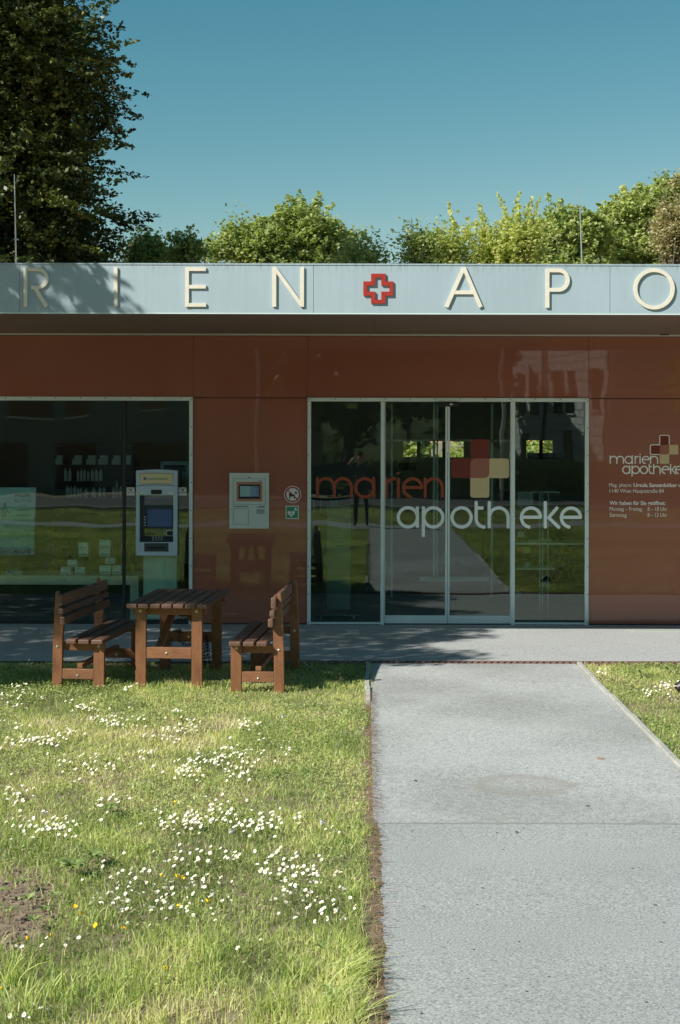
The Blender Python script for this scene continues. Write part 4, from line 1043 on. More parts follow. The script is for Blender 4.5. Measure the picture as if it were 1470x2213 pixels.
# ------------------------------------------------------------------ lawn
def snoise(x, y, f, seed, octs=3):
    r = np.random.default_rng(seed); out = np.zeros_like(x)
    amp = 1; tot = 0
    for o in range(octs):
        for k in range(5):
            a = r.uniform(0, 2*math.pi); ff = f*(2**o)*r.uniform(.6, 1.4); ph = r.uniform(0, 6.28)
            out += amp*np.sin((x*math.cos(a)+y*math.sin(a))*ff+ph)
        tot += amp*2.2; amp *= .55
    return out/tot
def gzv(y): return SL*np.clip(-y, 0, 17.6)
def dirt(x, y):
    """0..1: how bare the soil is"""
    d = np.zeros_like(x)
    for px, py, rx, ry, wgt in ((25, 1985, .22, .46, 1.05), (-40, 1930, .25, .45, 1.05), (90, 1935, .10, .17, .75), (520, 2190, .10, .06, .8), (560, 2150, .05, .06, .7), (480, 1575, .16, .16, .35), (1462, 1510, .15, .15, .7)):
        q = G(px, py); e = ((x-q.x)/rx)**2+((y-q.y)/ry)**2
        d = np.maximum(d, wgt*np.exp(-e*e*.8))
    d = d + .30*snoise(x, y, 11, 5)+.12*snoise(x, y, 40, 6)
    edge = np.clip((x+.020+.055*snoise(y, y*0, 7, 8)+.02*snoise(y, x*0, 30, 9))/.06, 0, 1)*(x < .3)*(y < -5.2)
    return np.clip(np.maximum(d, edge*.97), 0, 1)
def blades(name, x, y, hgt, wid, tint, lean=.75, leanx=None, leany=None, mat=None, kind='stuff', label=None, segs=2):
    n = len(x)
    ang = RNG.uniform(0, 2*math.pi, n); la = np.abs(RNG.normal(0, lean, n))
    lx = np.cos(ang)*la if leanx is None else leanx; ly = np.sin(ang)*la if leany is None else leany
    fa = RNG.uniform(0, math.pi, n); wx, wy = np.cos(fa)*wid/2, np.sin(fa)*wid/2
    z0 = gzv(y)-.012
    V = np.empty((n, 2*segs+2, 3), dtype=np.float32)
    for s_ in range(segs+1):
        t = s_/segs; c = 1.0 if s_ == 0 else (.85 if s_ < segs else .12)
        px = x+lx*hgt*t*t; py = y+ly*hgt*t*t; pz = z0+hgt*(t-.25*t*t*np.minimum(1, np.hypot(lx, ly)))
        V[:, 2*s_, 0] = px-wx*c; V[:, 2*s_, 1] = py-wy*c; V[:, 2*s_, 2] = pz
        V[:, 2*s_+1, 0] = px+wx*c; V[:, 2*s_+1, 1] = py+wy*c; V[:, 2*s_+1, 2] = pz
    base = (np.arange(n)*(2*segs+2))[:, None]
    Q = np.concatenate([base+np.array([[2*k, 2*k+1, 2*k+3, 2*k+2]]) for k in range(segs)], 0)
    o = mesh_np(name, V.reshape(-1, 3), Q, mat or M['grass'], None, np.repeat(tint, 2*segs+2))
    if kind: o['kind'] = kind
    return o
def heightmap(x, y):
    h = .040+.016*snoise(x, y, 2.2, 21)+.012*snoise(x, y, 9, 22)
    d = y+D
    h += .024*np.clip((8.2-d)/2.5, 0, 1)*(1+.6*snoise(x, y, 6, 23))            # rougher, taller grass near the front
    h += .030*np.exp(-((x+.10)/.12)**2)*np.clip((8.0-d)/2.0, 0, 1)
    h += .03*np.exp(-((y+4.68)/.16)**2)*(x < .0)
    return np.clip(h, .015, .17)
def tintmap(x, y):
    t = .42+.36*snoise(x, y, 1.9, 31)+.30*snoise(x, y, 8, 32)+RNG.normal(0, .15, len(x))
    for px, py, r_ in ((330, 2195, .16), (480, 1575, .22), (650, 1650, .2), (560, 2150, .1), (470, 2200, .12)):
        q = G(px, py); t += .38*np.exp(-(((x-q.x)/r_)**2+((y-q.y)/(r_*1.4))**2))
    dead = RNG.random(len(x)) < .05
    t[dead] = RNG.uniform(.85, 1, dead.sum())
    return np.clip(t, 0, 1)
def scatter(n, x0, x1, y0, y1, keep):
    x = RNG.uniform(x0, x1, n); y = RNG.uniform(y0, y1, n)
    k = RNG.random(n) < keep(x, y); return x[k], y[k]
def in_view(x, y, m=.15):
    d = y+D; return (x > -.257*d-m) & (x < .222*d+m) & (d > 5.0)
def lawn_mask(x, y): return ((x < .075) | ((x > 2.165))) & ~((x > -.0) & (x < .05) & (y > -5.5)) & (y < Y_EDGE-.01+(x<0)*.03)
def keepL(x, y):
    d = y+D
    dens = np.where(in_view(x, y), np.clip(1.25-.055*d, .5, 1.0), 0)
    return dens*lawn_mask(x, y)*(1-.96*dirt(x, y))
x, y = scatter(430000, -4.0, 3.6, -12.7, -3.2, keepL)
h = heightmap(x, y)*RNG.uniform(.45, 1.25, len(x)); wd = (.0022+.00022*(y+D))*RNG.uniform(.7, 1.5, len(x))
print('blades', len(x))
blades('lawn_grass', x, y, h, wd, tintmap(x, y))
def keepO(x, y): return (~in_view(x, y, .12))*lawn_mask(x, y)*((y < -3.2) & (y > -17.1))*(1-.9*dirt(x, y))
x, y = scatter(150000, -12, 12, -17.1, -3.2, keepO)
x2, y2 = scatter(60000, -26, 22, -25.1, -19.05, lambda a, b: np.ones_like(a))
x = np.concatenate([x, x2]); y = np.concatenate([y, y2])
blades('outer_grass', x, y, RNG.uniform(.04, .11, len(x)), np.full(len(x), .012), np.clip(tintmap(x, y)*.55+.25*snoise(x, y, 1.1, 91), 0, 1))
# long tufts arching over the path edge and in the rough front strip
tx, ty, th_, tl, tm_ = [], [], [], [], []
def tuft(px, py, n, hh, spread, dx=0, dy=0):
    q = G(px, py)
    for i in range(n):
        tx.append(q.x+RNG.normal(0, spread)); ty.append(q.y+RNG.normal(0, spread)); th_.append(hh*RNG.uniform(.4, 1.0))
        tl.append((dx+RNG.normal(0, .35), dy+RNG.normal(0, .35))); tm_.append(np.clip(RNG.normal(.42, .14), 0, 1))
for px, py, n, hh, sp_, dx in ((745, 2120, 60, .16, .035, .8), (760, 2090, 45, .14, .03, .9), (735, 2170, 70, .17, .04, .6), (765, 2200, 40, .15, .03, .9), (700, 2200, 60, .16, .05, .2), (600, 2170, 60, .15, .05, 0), (640, 2110, 50, .13, .05, .1),
                               (745, 2050, 30, .10, .03, .6), (760, 1990, 30, .08, .03, .5), (765, 1930, 25, .07, .03, .5), (770, 1870, 25, .07, .03, .5), (772, 1800, 22, .07, .02, .5), (774, 1740, 20, .06, .02, .5),
                               (560, 2200, 40, .15, .05, -.2), (430, 2120, 40, .12, .06, 0), (250, 2150, 60, .12, .07, 0), (120, 2150, 50, .14, .05, .1), (30, 2120, 60, .17, .04, 0), (60, 2190, 50, .15, .05, 0), (340, 2040, 40, .10, .06, 0), (460, 2060, 50, .11, .06, 0),
                               (250, 1660, 30, .09, .05, 0), (470, 1700, 30, .09, .05, .1), (300, 1840, 40, .09, .06, 0), (160, 1470, 16, .10, .03, 0), (230, 1470, 16, .10, .04, 0), (385, 1480, 20, .10, .03, 0), (540, 1490, 20, .09, .03, 0), (460, 1450, 24, .10, .04, 0),
                               (705, 1462, 40, .09, .04, 0), (640, 1490, 20, .08, .04, 0), (200, 1990, 40, .11, .06, 0), (420, 1960, 50, .10, .08, 0), (680, 1830, 40, .09, .07, .2), (1420, 1455, 20, .09, .04, 0), (1380, 1500, 30, .08, .08, 0), (1440, 1600, 40, .09, .08, 0)):
    tuft(px, py, n, hh, sp_, dx)
tl = np.array(tl)
blades('grass_tuft', np.array(tx), np.array(ty), np.array(th_), RNG.uniform(.003, .006, len(tx)), np.array(tm_), leanx=tl[:, 0], leany=tl[:, 1], segs=4)
# dry stalks and roots along the bare path edge
n = 1500; sy = -RNG.uniform(5.0, 12.4, n)
sx_ = .065+RNG.normal(0, .022, n)-.05*RNG.random(n)
ang = RNG.normal(.2, .7, n); L_ = RNG.uniform(.015, .06, n)
V = np.empty((n, 4, 3)); dxs, dys = np.cos(ang)*L_, np.sin(ang)*L_*.8; wz = RNG.uniform(.0008, .0018, n); zz = gzv(sy)+.012+RNG.uniform(0, .02, n); z2_ = gzv(sy)+.012+RNG.uniform(0, .025, n)
V[:, 0] = np.c_[sx_, sy-wz, zz]; V[:, 1] = np.c_[sx_, sy+wz, zz+wz]; V[:, 2] = np.c_[sx_+dxs, sy+dys+wz, z2_]; V[:, 3] = np.c_[sx_+dxs, sy+dys-wz, z2_]
o = mesh_np('dry_stalks', V.reshape(-1, 3), np.arange(n*4).reshape(n, 4), simple('dry_roots', (.17, .095, .06), .9, var=.4, scale=90)); o['kind'] = 'stuff'
# low leafy ground cover (clover, plantain) as small flat leaves
x, y = scatter(150000, -4.0, 3.6, -12.7, -3.2, lambda a, b: in_view(a, b)*lawn_mask(a, b)*(1-.9*dirt(a, b))*np.clip(.40+1.6*snoise(a, b, 3.2, 44), 0, 1)*np.clip((b+D-5.5)/2.5, .25, 1))
n = len(x); r = RNG.uniform(.0035, .0075, n)*(1+.06*np.clip(y+D-6, 0, 8)); a = RNG.uniform(0, 6.28, n); tlx, tly = RNG.normal(0, .45, n), RNG.normal(0, .45, n)
zc = gzv(y)+heightmap(x, y)*RNG.uniform(.25, .85, n)
V = np.empty((n, 6, 3))
for k in range(6):
    ca, sa = np.cos(a+k*math.pi/3)*r, np.sin(a+k*math.pi/3)*r*.8
    V[:, k, 0] = x+ca; V[:, k, 1] = y+sa; V[:, k, 2] = zc+ca*tlx+sa*tly
o = mesh_np('clover_cover', V.reshape(-1, 3), np.arange(n*6).reshape(n, 6), M['clover'], None, np.repeat(RNG.random(n), 6)); o['kind'] = 'stuff'
# clods on the bare soil
mb = MB()
for k in range(420):
    q = G(RNG.uniform(-60, 190), RNG.uniform(1880, 2060))
    if dirt(np.array([q.x]), np.array([q.y]))[0] < .45: continue
    r_ = RNG.uniform(.003, .012); mb.ball((q.x, q.y, gz(q.y)-.008), r_, (1, RNG.uniform(.7, 1.3), .7), 6, 4, Matrix.Rotation(RNG.uniform(0, 3), 4, 'Z'))
o = mb.build('soil_clods', M['soil'], None); o['kind'] = 'stuff'
# broad-leaved weeds
def weed(px, py, size, nl, label, h0=.04):
    q = G(px, py); V, Q, tt = [], [], []
    for i in range(nl):
        a = 2*math.pi*i/nl+RNG.normal(0, .3); L = size*RNG.uniform(.6, 1.1); w_ = L*.17; rise = RNG.uniform(.3, 1.5)
        d_ = np.array([math.cos(a), math.sin(a)]); p_ = np.array([-d_[1], d_[0]]); b0 = len(V); ns = 7
        for k in range(ns+1):
            t = k/ns; wv = w_*math.sin(math.pi*min(1, .12+.85*t))*(1.25 if k % 2 else .75)*(1 if k < ns else .1)
            z = h0+L*rise*(t-.75*t*t)
            for sg in (-1, 1): V.append((d_[0]*L*t+p_[0]*wv*sg, d_[1]*L*t+p_[1]*wv*sg, z+abs(wv)*.25))
        for k in range(ns): Q.append((b0+2*k, b0+2*k+1, b0+2*k+3, b0+2*k+2))
        tt += [RNG.random()]*(2*ns+2)
    o = mesh_np('broadleaf_weed', np.array(V), np.array(Q), M['clover'], None, tt, loc=(q.x, q.y, q.z))
    tag(o, label, 'weed', 'broad-leaved weeds in the lawn')
for px, py, s_, nl, l in ((52, 1925, .05, 9, 'small weed near the top of the bare soil'), (120, 1955, .045, 9, 'small weed between the two soil-rim buttercups and the bare soil'), (10, 1945, .05, 8, 'little rosette at the photo edge above the other bare soil rosettes'), (75, 2010, .045, 8, 'little rosette at the lower rim of the bare soil'), (160, 1895, .095, 22, 'large leafy weed at the upper edge of the bare soil patch'), (205, 1870, .075, 18, 'leafy weed right of the largest one above the bare soil'), (65, 1965, .055, 9, 'small green rosette in the middle of the bare soil'),
                          (100, 1985, .05, 9, 'small rosette on the right side of the bare soil'), (25, 1990, .05, 8, 'tiny rosette at the left photo edge on bare soil'), (385, 1560, .09, 12, 'dark broad weed behind the daisies below the table'),
                          (300, 1525, .07, 10, 'small broad weed just below the left table leg'), (705, 1468, .09, 12, 'sunlit leafy weed in the shade right of the right bench'), (760, 1470, .05, 8, 'small shaded weed at the kerb end right of the bench'),
                          (240, 1765, .08, 10, 'broad weed left of the middle daisy patches'), (1385, 1462, .08, 11, 'leafy weed in the right lawn by the drain'), (1445, 1455, .09, 11, 'leafy weed behind the garden spotlight'), (85, 1462, .06, 9, 'dark weed in the shade left of the left bench'),
                          (720, 2175, .07, 9, 'broad pale weed at the front path edge'), (700, 2070, .05, 8, 'small round-leaved weed below the dense daisy patch'), (420, 1645, .06, 9, 'low weed beside the long central daisy patch')):
    weed(px, py, s_, nl, l)

# ------------------------------------------------------------------ daisies
def daisy_mesh(seed, closed=False):
    rr = random.Random(seed); mb = MB(); mb.m = 0
    R_ = .0102; npt = 15; hh = 0
    for k in range(npt):
        a = 2*math.pi*k/npt+rr.uniform(-.08, .08); r1 = R_*rr.uniform(.85, 1.08); up = rr.uniform(.05, .30)+(.5 if closed else 0)
        ca, sa = math.cos(a), math.sin(a); pw = .0022
        n = mb.addv([(ca*.0035-sa*pw*.6, sa*.004+ca*pw*.6, hh), (ca*r1*.7-sa*pw, sa*r1*.7+ca*pw, hh+r1*.6*up), (ca*r1, sa*r1, hh+r1*up), (ca*r1*.7+sa*pw, sa*r1*.7-ca*pw, hh+r1*.6*up), (ca*.004+sa*pw*.6, sa*.004-ca*pw*.6, hh)])
        mb.face([n, n+1, n+2, n+3, n+4])
    mb.m = 1; mb.ball((0, 0, .0010), .0040, (1, 1, .55), 8, 4)
    mb.m = 2; mb.tube([(0, 0, -.001), (.002, .001, -.03), (.004, -.001, -.075)], .0008, 4, caps=False)
    o = mb.build('daisy', [M['petal'], M['yolk'], M['stem']]); return o
protos = [daisy_mesh(i, i == 3) for i in range(5)]
clusters = [ # px, py, rx, ry, n, words
 (35, 1505, 50, 20, 30, 'sparse patch at the left photo edge just below the shade'), (183, 1527, 22, 11, 20, 'small patch right below the left bench'), (255, 1556, 50, 13, 34, 'patch in front of the space between left bench and table'),
 (30, 1568, 35, 9, 8, 'short row at the left edge above the flat dense patch'), (90, 1602, 36, 10, 30, 'flat dense patch near the left edge'), (130, 1582, 35, 8, 12, 'thin row above the flat dense patch'), (18, 1606, 20, 10, 8, 'few blooms left of the flat dense patch'),
 (185, 1655, 52, 20, 26, 'scattered patch below the flat dense one'), (315, 1630, 20, 6, 7, 'tiny row under the dark central weed'), (345, 1590, 34, 12, 16, 'patch left of the dark broad weed'), (408, 1570, 32, 14, 18, 'patch around the dark broad weed below the table'), (535, 1567, 20, 9, 14, 'small patch below the right bench'),
 (385, 1537, 14, 4, 4, 'few blooms just below the table'), (490, 1637, 66, 18, 50, 'long central patch in mid lawn'), (400, 1667, 36, 12, 22, 'patch left under the long central one'), (522, 1668, 22, 14, 12, 'small tail right under the long central patch'), (600, 1600, 40, 20, 6, 'stray blooms right of the long central patch'),
 (28, 1730, 36, 26, 22, 'patch at the left photo edge level with the path seam'), (245, 1735, 28, 13, 16, 'little patch left of the first buttercup'), (115, 1785, 70, 20, 38, 'broad scattered patch above the leafy weeds'), (397, 1772, 52, 16, 42, 'middle patch below the first buttercup'),
 (490, 1745, 42, 16, 18, 'patch right of the first buttercup'), (575, 1778, 60, 15, 36, 'patch running towards the path above the seam'), (720, 1790, 30, 30, 3, 'stray blooms near the path edge'), (440, 1850, 120, 14, 20, 'loose row above the yellow buttercups'), (605, 1862, 36, 16, 14, 'loose row above the densest patch'),
 (258, 1930, 44, 38, 44, 'dense patch left of the buttercups in the foreground'), (300, 1965, 40, 22, 14, 'blooms on the lower right rim of the foreground left patch'), (355, 1925, 40, 30, 18, 'blooms among the buttercups in the foreground'), (430, 1915, 34, 25, 14, 'blooms right of the buttercup trio'), (392, 1965, 40, 28, 18, 'blooms below the buttercup trio'),
 (490, 1930, 40, 28, 14, 'loose blooms between the two foreground patches'), (670, 1905, 55, 28, 42, 'upper half of the densest patch by the path'), (675, 1960, 60, 32, 46, 'lower half of the densest patch by the path'), (90, 2035, 60, 20, 8, 'few blooms below the bare soil'), (60, 2190, 35, 12, 4, 'few blooms in the bottom left corner'), (700, 2150, 6, 6, 1, 'single bloom low in the front right of the lawn'),
 (500, 2010, 100, 25, 5, 'strays in the foreground grass below the patches'), (1300, 1452, 15, 5, 9, 'small patch in the right lawn near the kerb'), (1415, 1495, 30, 5, 9, 'thin row left of the garden spotlight'), (1452, 1480, 22, 7, 20, 'patch behind the garden spotlight'),
 (66, 1437, 14, 7, 7, 'shaded group left of the left bench'), (105, 1442, 10, 7, 5, 'shaded pair group right behind the left bench post'), (665, 1437, 14, 6, 5, 'shaded group right of the right bench'), (290, 1484, 14, 6, 6, 'clump touching the left front table leg')]
allD = []
for ci, (px, py, rx, ry, nn, wd_) in enumerate(clusters):
    for k in range(int(nn*1.5)):
        while True:
            a, b = RNG.normal(0, .55), RNG.normal(0, .55)
            if a*a+b*b < 3.0: break
        x_, y_ = px+a*rx*1.3, py+b*ry*1.45
        q = G(x_, y_, .0); hgt = float(heightmap(np.array([q.x]), np.array([q.y]))[0])*.62+RNG.uniform(.012, .030)
        q = G(x_, y_, hgt)
        if q.x > -.03 and q.x < 2.2: continue
        allD.append((q.y+D, q, ci))
allD.sort(key=lambda t: t[0])
print('daisies', len(allD))
def sun_tilt(): return (RNG.normal(.38, .22), RNG.normal(-.42, .22), RNG.uniform(0, 6.28))
for o in protos: bpy.context.scene.collection.objects.unlink(o)
for k, (d_, q, ci) in enumerate(allD[:296]):
    o = protos[int(RNG.integers(0, 5))].copy(); C.objects.link(o); o.name = 'daisy'
    o.location = q; o.rotation_euler = sun_tilt(); s_ = RNG.uniform(.65, 1.15); o.scale = (s_, s_, s_)
    tag(o, 'white daisy in the '+clusters[ci][5] if clusters[ci][4] > 1 else 'one white daisy low in the front right of the lawn', 'daisy', 'daisies: '+clusters[ci][5])
def merged(name, items, scl):
    V, Fc, mi = [], [], []
    for d_, q in items:
        pm = protos[int(RNG.integers(0, 5))].data; Rm = Matrix.Translation(q) @ (Matrix.Rotation(RNG.normal(-.42, .22), 4, 'Y') @ Matrix.Rotation(RNG.normal(.38, .22), 4, 'X') @ Matrix.Rotation(RNG.uniform(0, 6), 4, 'Z')) @ Matrix.Scale(RNG.uniform(.85, 1.15)*scl, 4)
        b0 = len(V); V += [tuple(Rm @ v.co) for v in pm.vertices]
        for p in pm.polygons: Fc.append(tuple(b0+i for i in p.vertices)); mi.append(p.material_index)
    me = bpy.data.meshes.new(name); me.from_pydata(V, [], Fc)
    for m_ in (M['petal'], M['yolk'], M['stem']): me.materials.append(m_)
    me.polygons.foreach_set('material_index', mi); me.update()
    o = bpy.data.objects.new(name, me); C.objects.link(o); o['kind'] = 'stuff'; return o
rest = [(d_, q) for d_, q, ci in allD[296:]]
merged('distant_daisies', rest, 1.02)
ext = []
for k in range(4200):
    x_, y_ = RNG.uniform(-9, 6), RNG.uniform(-24, -4)
    if in_view(np.array([x_]), np.array([y_]), .3)[0] or (-.1 < x_ < 2.3) or (-19.1 < y_ < -17): continue
    if snoise(np.array([x_]), np.array([y_]), 1.2, 77)[0] < .05: continue
    ext.append((1, Vector((x_, y_, gz(y_)+.07))))
merged('outlying_daisies', ext, 1.7)
# buttercups
def buttercup(px, py, label, sz=1.0):
    q = G(px, py, .085); mb = MB((0, 0, 0)); mb.m = 0
    for k in range(5):
        a = 2*math.pi*k/5; ca, sa = math.cos(a), math.sin(a); n = mb.addv([(0, 0, -.003), (ca*.009-sa*.007, sa*.009+ca*.007, .004), (ca*.014, sa*.014, .010), (ca*.009+sa*.007, sa*.009-ca*.007, .004)]); mb.face([n, n+1, n+2, n+3])
    mb.ball((0, 0, .001), .004, (1, 1, .8), 8, 4)
    mb.m = 1; mb.tube([(0, 0, -.003), (.003, .002, -.05), (.0, .004, -.09)], .0009, 4, caps=False)
    o = mb.build('buttercup', [M['butter'], M['stem']]); o.location = q; o.rotation_euler = sun_tilt(); o.scale = (sz, sz, sz)
    tag(o, label, 'buttercup', 'yellow buttercups')
for px, py, l in ((350, 1894, 'yellow buttercup, left one of the trio in the foreground daisies'), (385, 1896, 'yellow buttercup, middle one of the foreground trio'), (395, 1899, 'yellow buttercup, right one of the foreground trio'), (452, 1949, 'yellow buttercup right of the foreground trio and lower'),
                  (388, 1960, 'yellow buttercup directly below the foreground trio'), (163, 1962, 'upper yellow buttercup at the rim of the bare soil'), (179, 1976, 'second yellow buttercup at the rim of the bare soil'), (210, 2002, 'yellow buttercup below the dense left daisy patch'),
                  (268, 2008, 'yellow buttercup in tall grass right of the lowest rim ones'), (113, 2024, 'yellow buttercup beside daisies under the bare soil'), (61, 2031, 'yellow buttercup on the bare soil itself'), (359, 2094, 'lone yellow buttercup low in the foreground grass'),
                  (381, 1735, 'first yellow buttercup high up in mid lawn'), (2, 2140, 'yellow buttercup cut by the left photo edge'), (468, 1589, 'yellow bloom beside the straw patch below the table')): buttercup(px, py, l)
for px, py, hh, l in ((503, 1868, .17, 'pale dandelion clock on a tall stalk in mid lawn'), (700, 1830, .13, 'dandelion clock near the path above the densest daisies'), (614, 1574, .09, 'distant dandelion clock right of the small far daisy patch')):
    q = G(px, py); dc = empty('dandelion_clock', q, l, 'dandelion', 'dandelion clocks')
    mb = MB(); mb.tube([q, q+Vector((.004, 0, hh*.5)), q+Vector((0, .003, hh))], .0016, 6); wchild(mb, 'stalk', simple('pale_stalk', (.38, .36, .16), .6), dc)
    mb = MB(); c = q+Vector((0, .003, hh))
    for k in range(70):
        v = Vector(RNG.normal(0, 1, 3)).normalized(); a = v.orthogonal().normalized(); p = c+v*.017
        n = mb.addv([c+v*.003, p+a*.0035, p-a*.0035]); mb.face([n, n+1, n+2])
    wchild(mb, 'seed_head', M['fluff'], dc)
# bits on the path
for px, py, cc, l in ((1300, 1643, (.30, .16, .08), 'small dead brown leaf on the gravel part of the path'), (900, 1692, (.06, .05, .04), 'dark crumb on the gravel path near the lawn edge'), (1272, 1746, (.10, .09, .07), 'curled dry twig on the right half of the path'), (1118, 1803, (.05, .05, .05), 'tiny dark pebble just below the path seam')):
    q = G(px, py); mb = MB((0, 0, 0)); mb.ball((0, 0, .004), .010 if cc[0] < .2 else .02, (1.6, .7, .3), 7, 4)
    o = mb.build('leaf_litter', simple('litter', cc, .9)); o.location = q+Vector((0, 0, .012)); o.rotation_euler = (0, 0, RNG.uniform(0, 3)); tag(o, l, 'litter')

mb = MB()
for k in range(60):
    q = G(RNG.uniform(860, 1460), RNG.uniform(1450, 2200)); r_ = RNG.uniform(.0015, .004)
    mb.ball((q.x, q.y, gz(q.y)+.011), r_, (RNG.uniform(1, 2.6), 1, .5), 6, 4)
o = mb.build('path_grit', simple('dark_grit', (.10, .075, .05), .9), None); o['kind'] = 'stuff'
# ------------------------------------------------------------------ trees
def frus(p, m=.25):
    d = p[:, 1]+D
    return (d > .2) & (p[:, 0] > -.257*d-m) & (p[:, 0] < .222*d+m) & (p[:, 2] < 2.286+.309*d+m)
def tree(name, label, base, trunk_h, ells, nspray, nleaf, L, wsp, leaf, mat, seed, group=None, droop=.0, up=.25, trunk_r=.25, clip=None, tshift=0.0, nlimb=26, rough=.25):
    r = np.random.default_rng(seed)
    E = np.array(ells, dtype=float); vol = E[:, 3]*E[:, 4]*E[:, 5]; pick = r.choice(len(E), nspray, p=vol/vol.sum())
    dirs = r.normal(0, 1, (nspray, 3)); dirs /= np.linalg.norm(dirs, axis=1)[:, None]
    rad = r.uniform(.35, 1.0, nspray)**.55*(1+r.normal(0, rough*.4, nspray))
    tip = E[pick, :3]+dirs*E[pick, 3:]*rad[:, None]
    out = dirs*1.0; out[:, 2] += up-droop*r.random(nspray); out += r.normal(0, .3, (nspray, 3)); out /= np.linalg.norm(out, axis=1)[:, None]
    start = tip-out*L
    lum = r.normal(0, .16, nspray)                                     # each twig has its own leaf colour
    t = r.uniform(0, 1, (nspray, nleaf)); lat = np.clip(r.normal(0, 1, (nspray, nleaf, 3)), -1.7, 1.7)*(wsp*(1.15-t))[:, :, None]
    lat[:, :, 2] *= .55
    pos = (start[:, None, :]+out[:, None, :]*(t*L*1.1)[:, :, None]+lat).reshape(-1, 3)
    tint = np.clip(.45+np.repeat(lum, nleaf)+r.normal(0, .13, len(pos))+tshift, 0, 1)
    if clip is not None:
        k = clip(pos); pos = pos[k]; tint = tint[k]
    n = len(pos); a = r.normal(0, 1, (n, 3)); a[:, 2] *= .5; a /= np.linalg.norm(a, axis=1)[:, None]
    nv = r.normal(0, .7, (n, 3)); nv[:, 2] += .9; b = np.cross(a, nv); b /= np.linalg.norm(b, axis=1)[:, None]+1e-9
    sz = leaf*r.uniform(.6, 1.25, n)
    V = np.empty((n, 4, 3)); V[:, 0] = pos-a*sz[:, None]*.5; V[:, 1] = pos+b*sz[:, None]*.30; V[:, 2] = pos+a*sz[:, None]*.55; V[:, 3] = pos-b*sz[:, None]*.30
    base = Vector(base); root = empty(name, base, label, 'tree', group)
    cr = mesh_np('crown', V.reshape(-1, 3)-np.array(base), np.arange(n*4).reshape(n, 4), mat, None, np.repeat(tint, 4)); cr.parent = root
    mb = MB(base)
    c0 = Vector(E[:, :3].mean(0)); top = Vector((c0.x, c0.y, base.z+trunk_h))
    tr = [base+(top-base)*u+Vector((math.sin(u*5+seed)*.12, math.cos(u*4+seed)*.1, 0))*min(1, u*2) for u in np.linspace(0, 1, 7)]
    mb.tube(tr, [trunk_r*(1-.75*u)*(1.25 if u == 0 else 1) for u in np.linspace(0, 1, 7)], 10)
    o = mb.build('trunk', M['bark'], None, smooth=True); o.location = (0, 0, 0); o.parent = root
    mb = MB(base)
    for i in r.choice(nspray, min(nlimb, nspray), replace=False):
        if clip is not None and not clip(start[i][None, :])[0]: continue
        e = Vector(start[i]); u = r.uniform(.3, .98); s0 = base+(top-base)*u
        mid_ = s0.lerp(e, .5)+Vector(r.normal(0, .15, 3))+Vector((0, 0, .15*(e-s0).length))
        rr_ = trunk_r*.34*(1-.5*u); mb.tube([s0, mid_, e], [rr_, rr_*.55, rr_*.12], 6)
    o = mb.build('limbs', M['bark'], None, smooth=True); o.location = (0, 0, 0); o.parent = root
    return root
BT = 'trees standing behind the pharmacy'
tree('hornbeam', 'huge dark leafy tree towering over the roof at the upper left', (-8.4, 13, 0), 15,
     [(-8.0, 13, 4.8, 3.7, 3.4, 3.0), (-8.4, 13, 7.4, 3.4, 3.4, 3.2), (-8.4, 13, 10.2, 3.5, 3.4, 2.8), (-9.0, 13, 13.2, 3.1, 3.2, 3.2), (-6.7, 12.6, 4.0, 2.6, 2.6, 2.1)],
     5600, 88, 1.35, .17, .115, M['leaf_dark'], 3, BT, droop=.25, up=.0, trunk_r=.4, nlimb=60)
def bg_tree(label, pxc, top_py, halfpx, Y, mat, seed, extra=(), n=420, leaf=.15, up=.3, tshift=0, L=.9, wsp=.17, nl=48, name='leafy_tree'):
    d = D+Y; c = P(pxc, 0, Y); zt = P(0, top_py, Y).z; rx = halfpx*d/F; ells = [(c.x, Y, zt-rx*.85, rx*.95, rx*.8, rx*.85), (c.x, Y, zt-rx*1.7, rx*1.05, rx, rx*.9)]
    for (ex, ety, eh) in extra:
        q = P(ex, ety, Y); rr = eh*d/F; ells.append((q.x, Y+RNG.uniform(-.6, .6), q.z-rr, rr, rr, rr))
    return tree(name, label, (c.x, Y, 0), zt-rx*.9, ells, int(n*.95), int(nl*1.7), L, wsp, leaf*.74, mat, seed, BT, up=up, tshift=tshift+.16, trunk_r=.2, rough=.24)
bg_tree('small green tree between the dark tree and the maple above the roof', 322, 505, 42, 16, M['leaf_mid'], 11, n=150)
bg_tree('little leafy sapling top left of the central maple', 405, 512, 22, 15, M['leaf_mid'], 12, n=60, L=.6, wsp=.10)
bg_tree('central green maple with a rounded crown above the roof', 655, 422, 92, 22, M['leaf_mid'], 13, extra=((520, 468, 48), (470, 500, 38), (730, 470, 45), (600, 440, 40), (560, 470, 60)), n=620, leaf=.17, nl=60, L=1.1, wsp=.18, name='maple')
bg_tree('low green treetop just right of the central maple', 780, 548, 15, 18, M['leaf_mid'], 14, n=90)
bg_tree('darker small treetop at the left end of the right-hand tree mass', 922, 506, 22, 18, M['leaf_mid'], 15, n=130)
bg_tree('pale yellow-green tree with tall upright shoots', 1075, 468, 95, 18, M['leaf_light'], 16, extra=((975, 482, 42), (1000, 462, 30), (1130, 455, 50)), n=560, leaf=.13, up=.9, nl=56, L=1.0, wsp=.14)
bg_tree('dense mid green tree behind the right lightning rod', 1225, 432, 80, 22, M['leaf_mid'], 17, extra=((1150, 470, 50), (1290, 450, 50)), n=560, leaf=.17, tshift=.08, nl=60)
bg_tree('tall green tree rising behind the right end of the roof', 1380, 395, 90, 24, M['leaf_mid'], 18, extra=((1320, 440, 50), (1440, 375, 40)), n=620, leaf=.18, tshift=.14, nl=60)
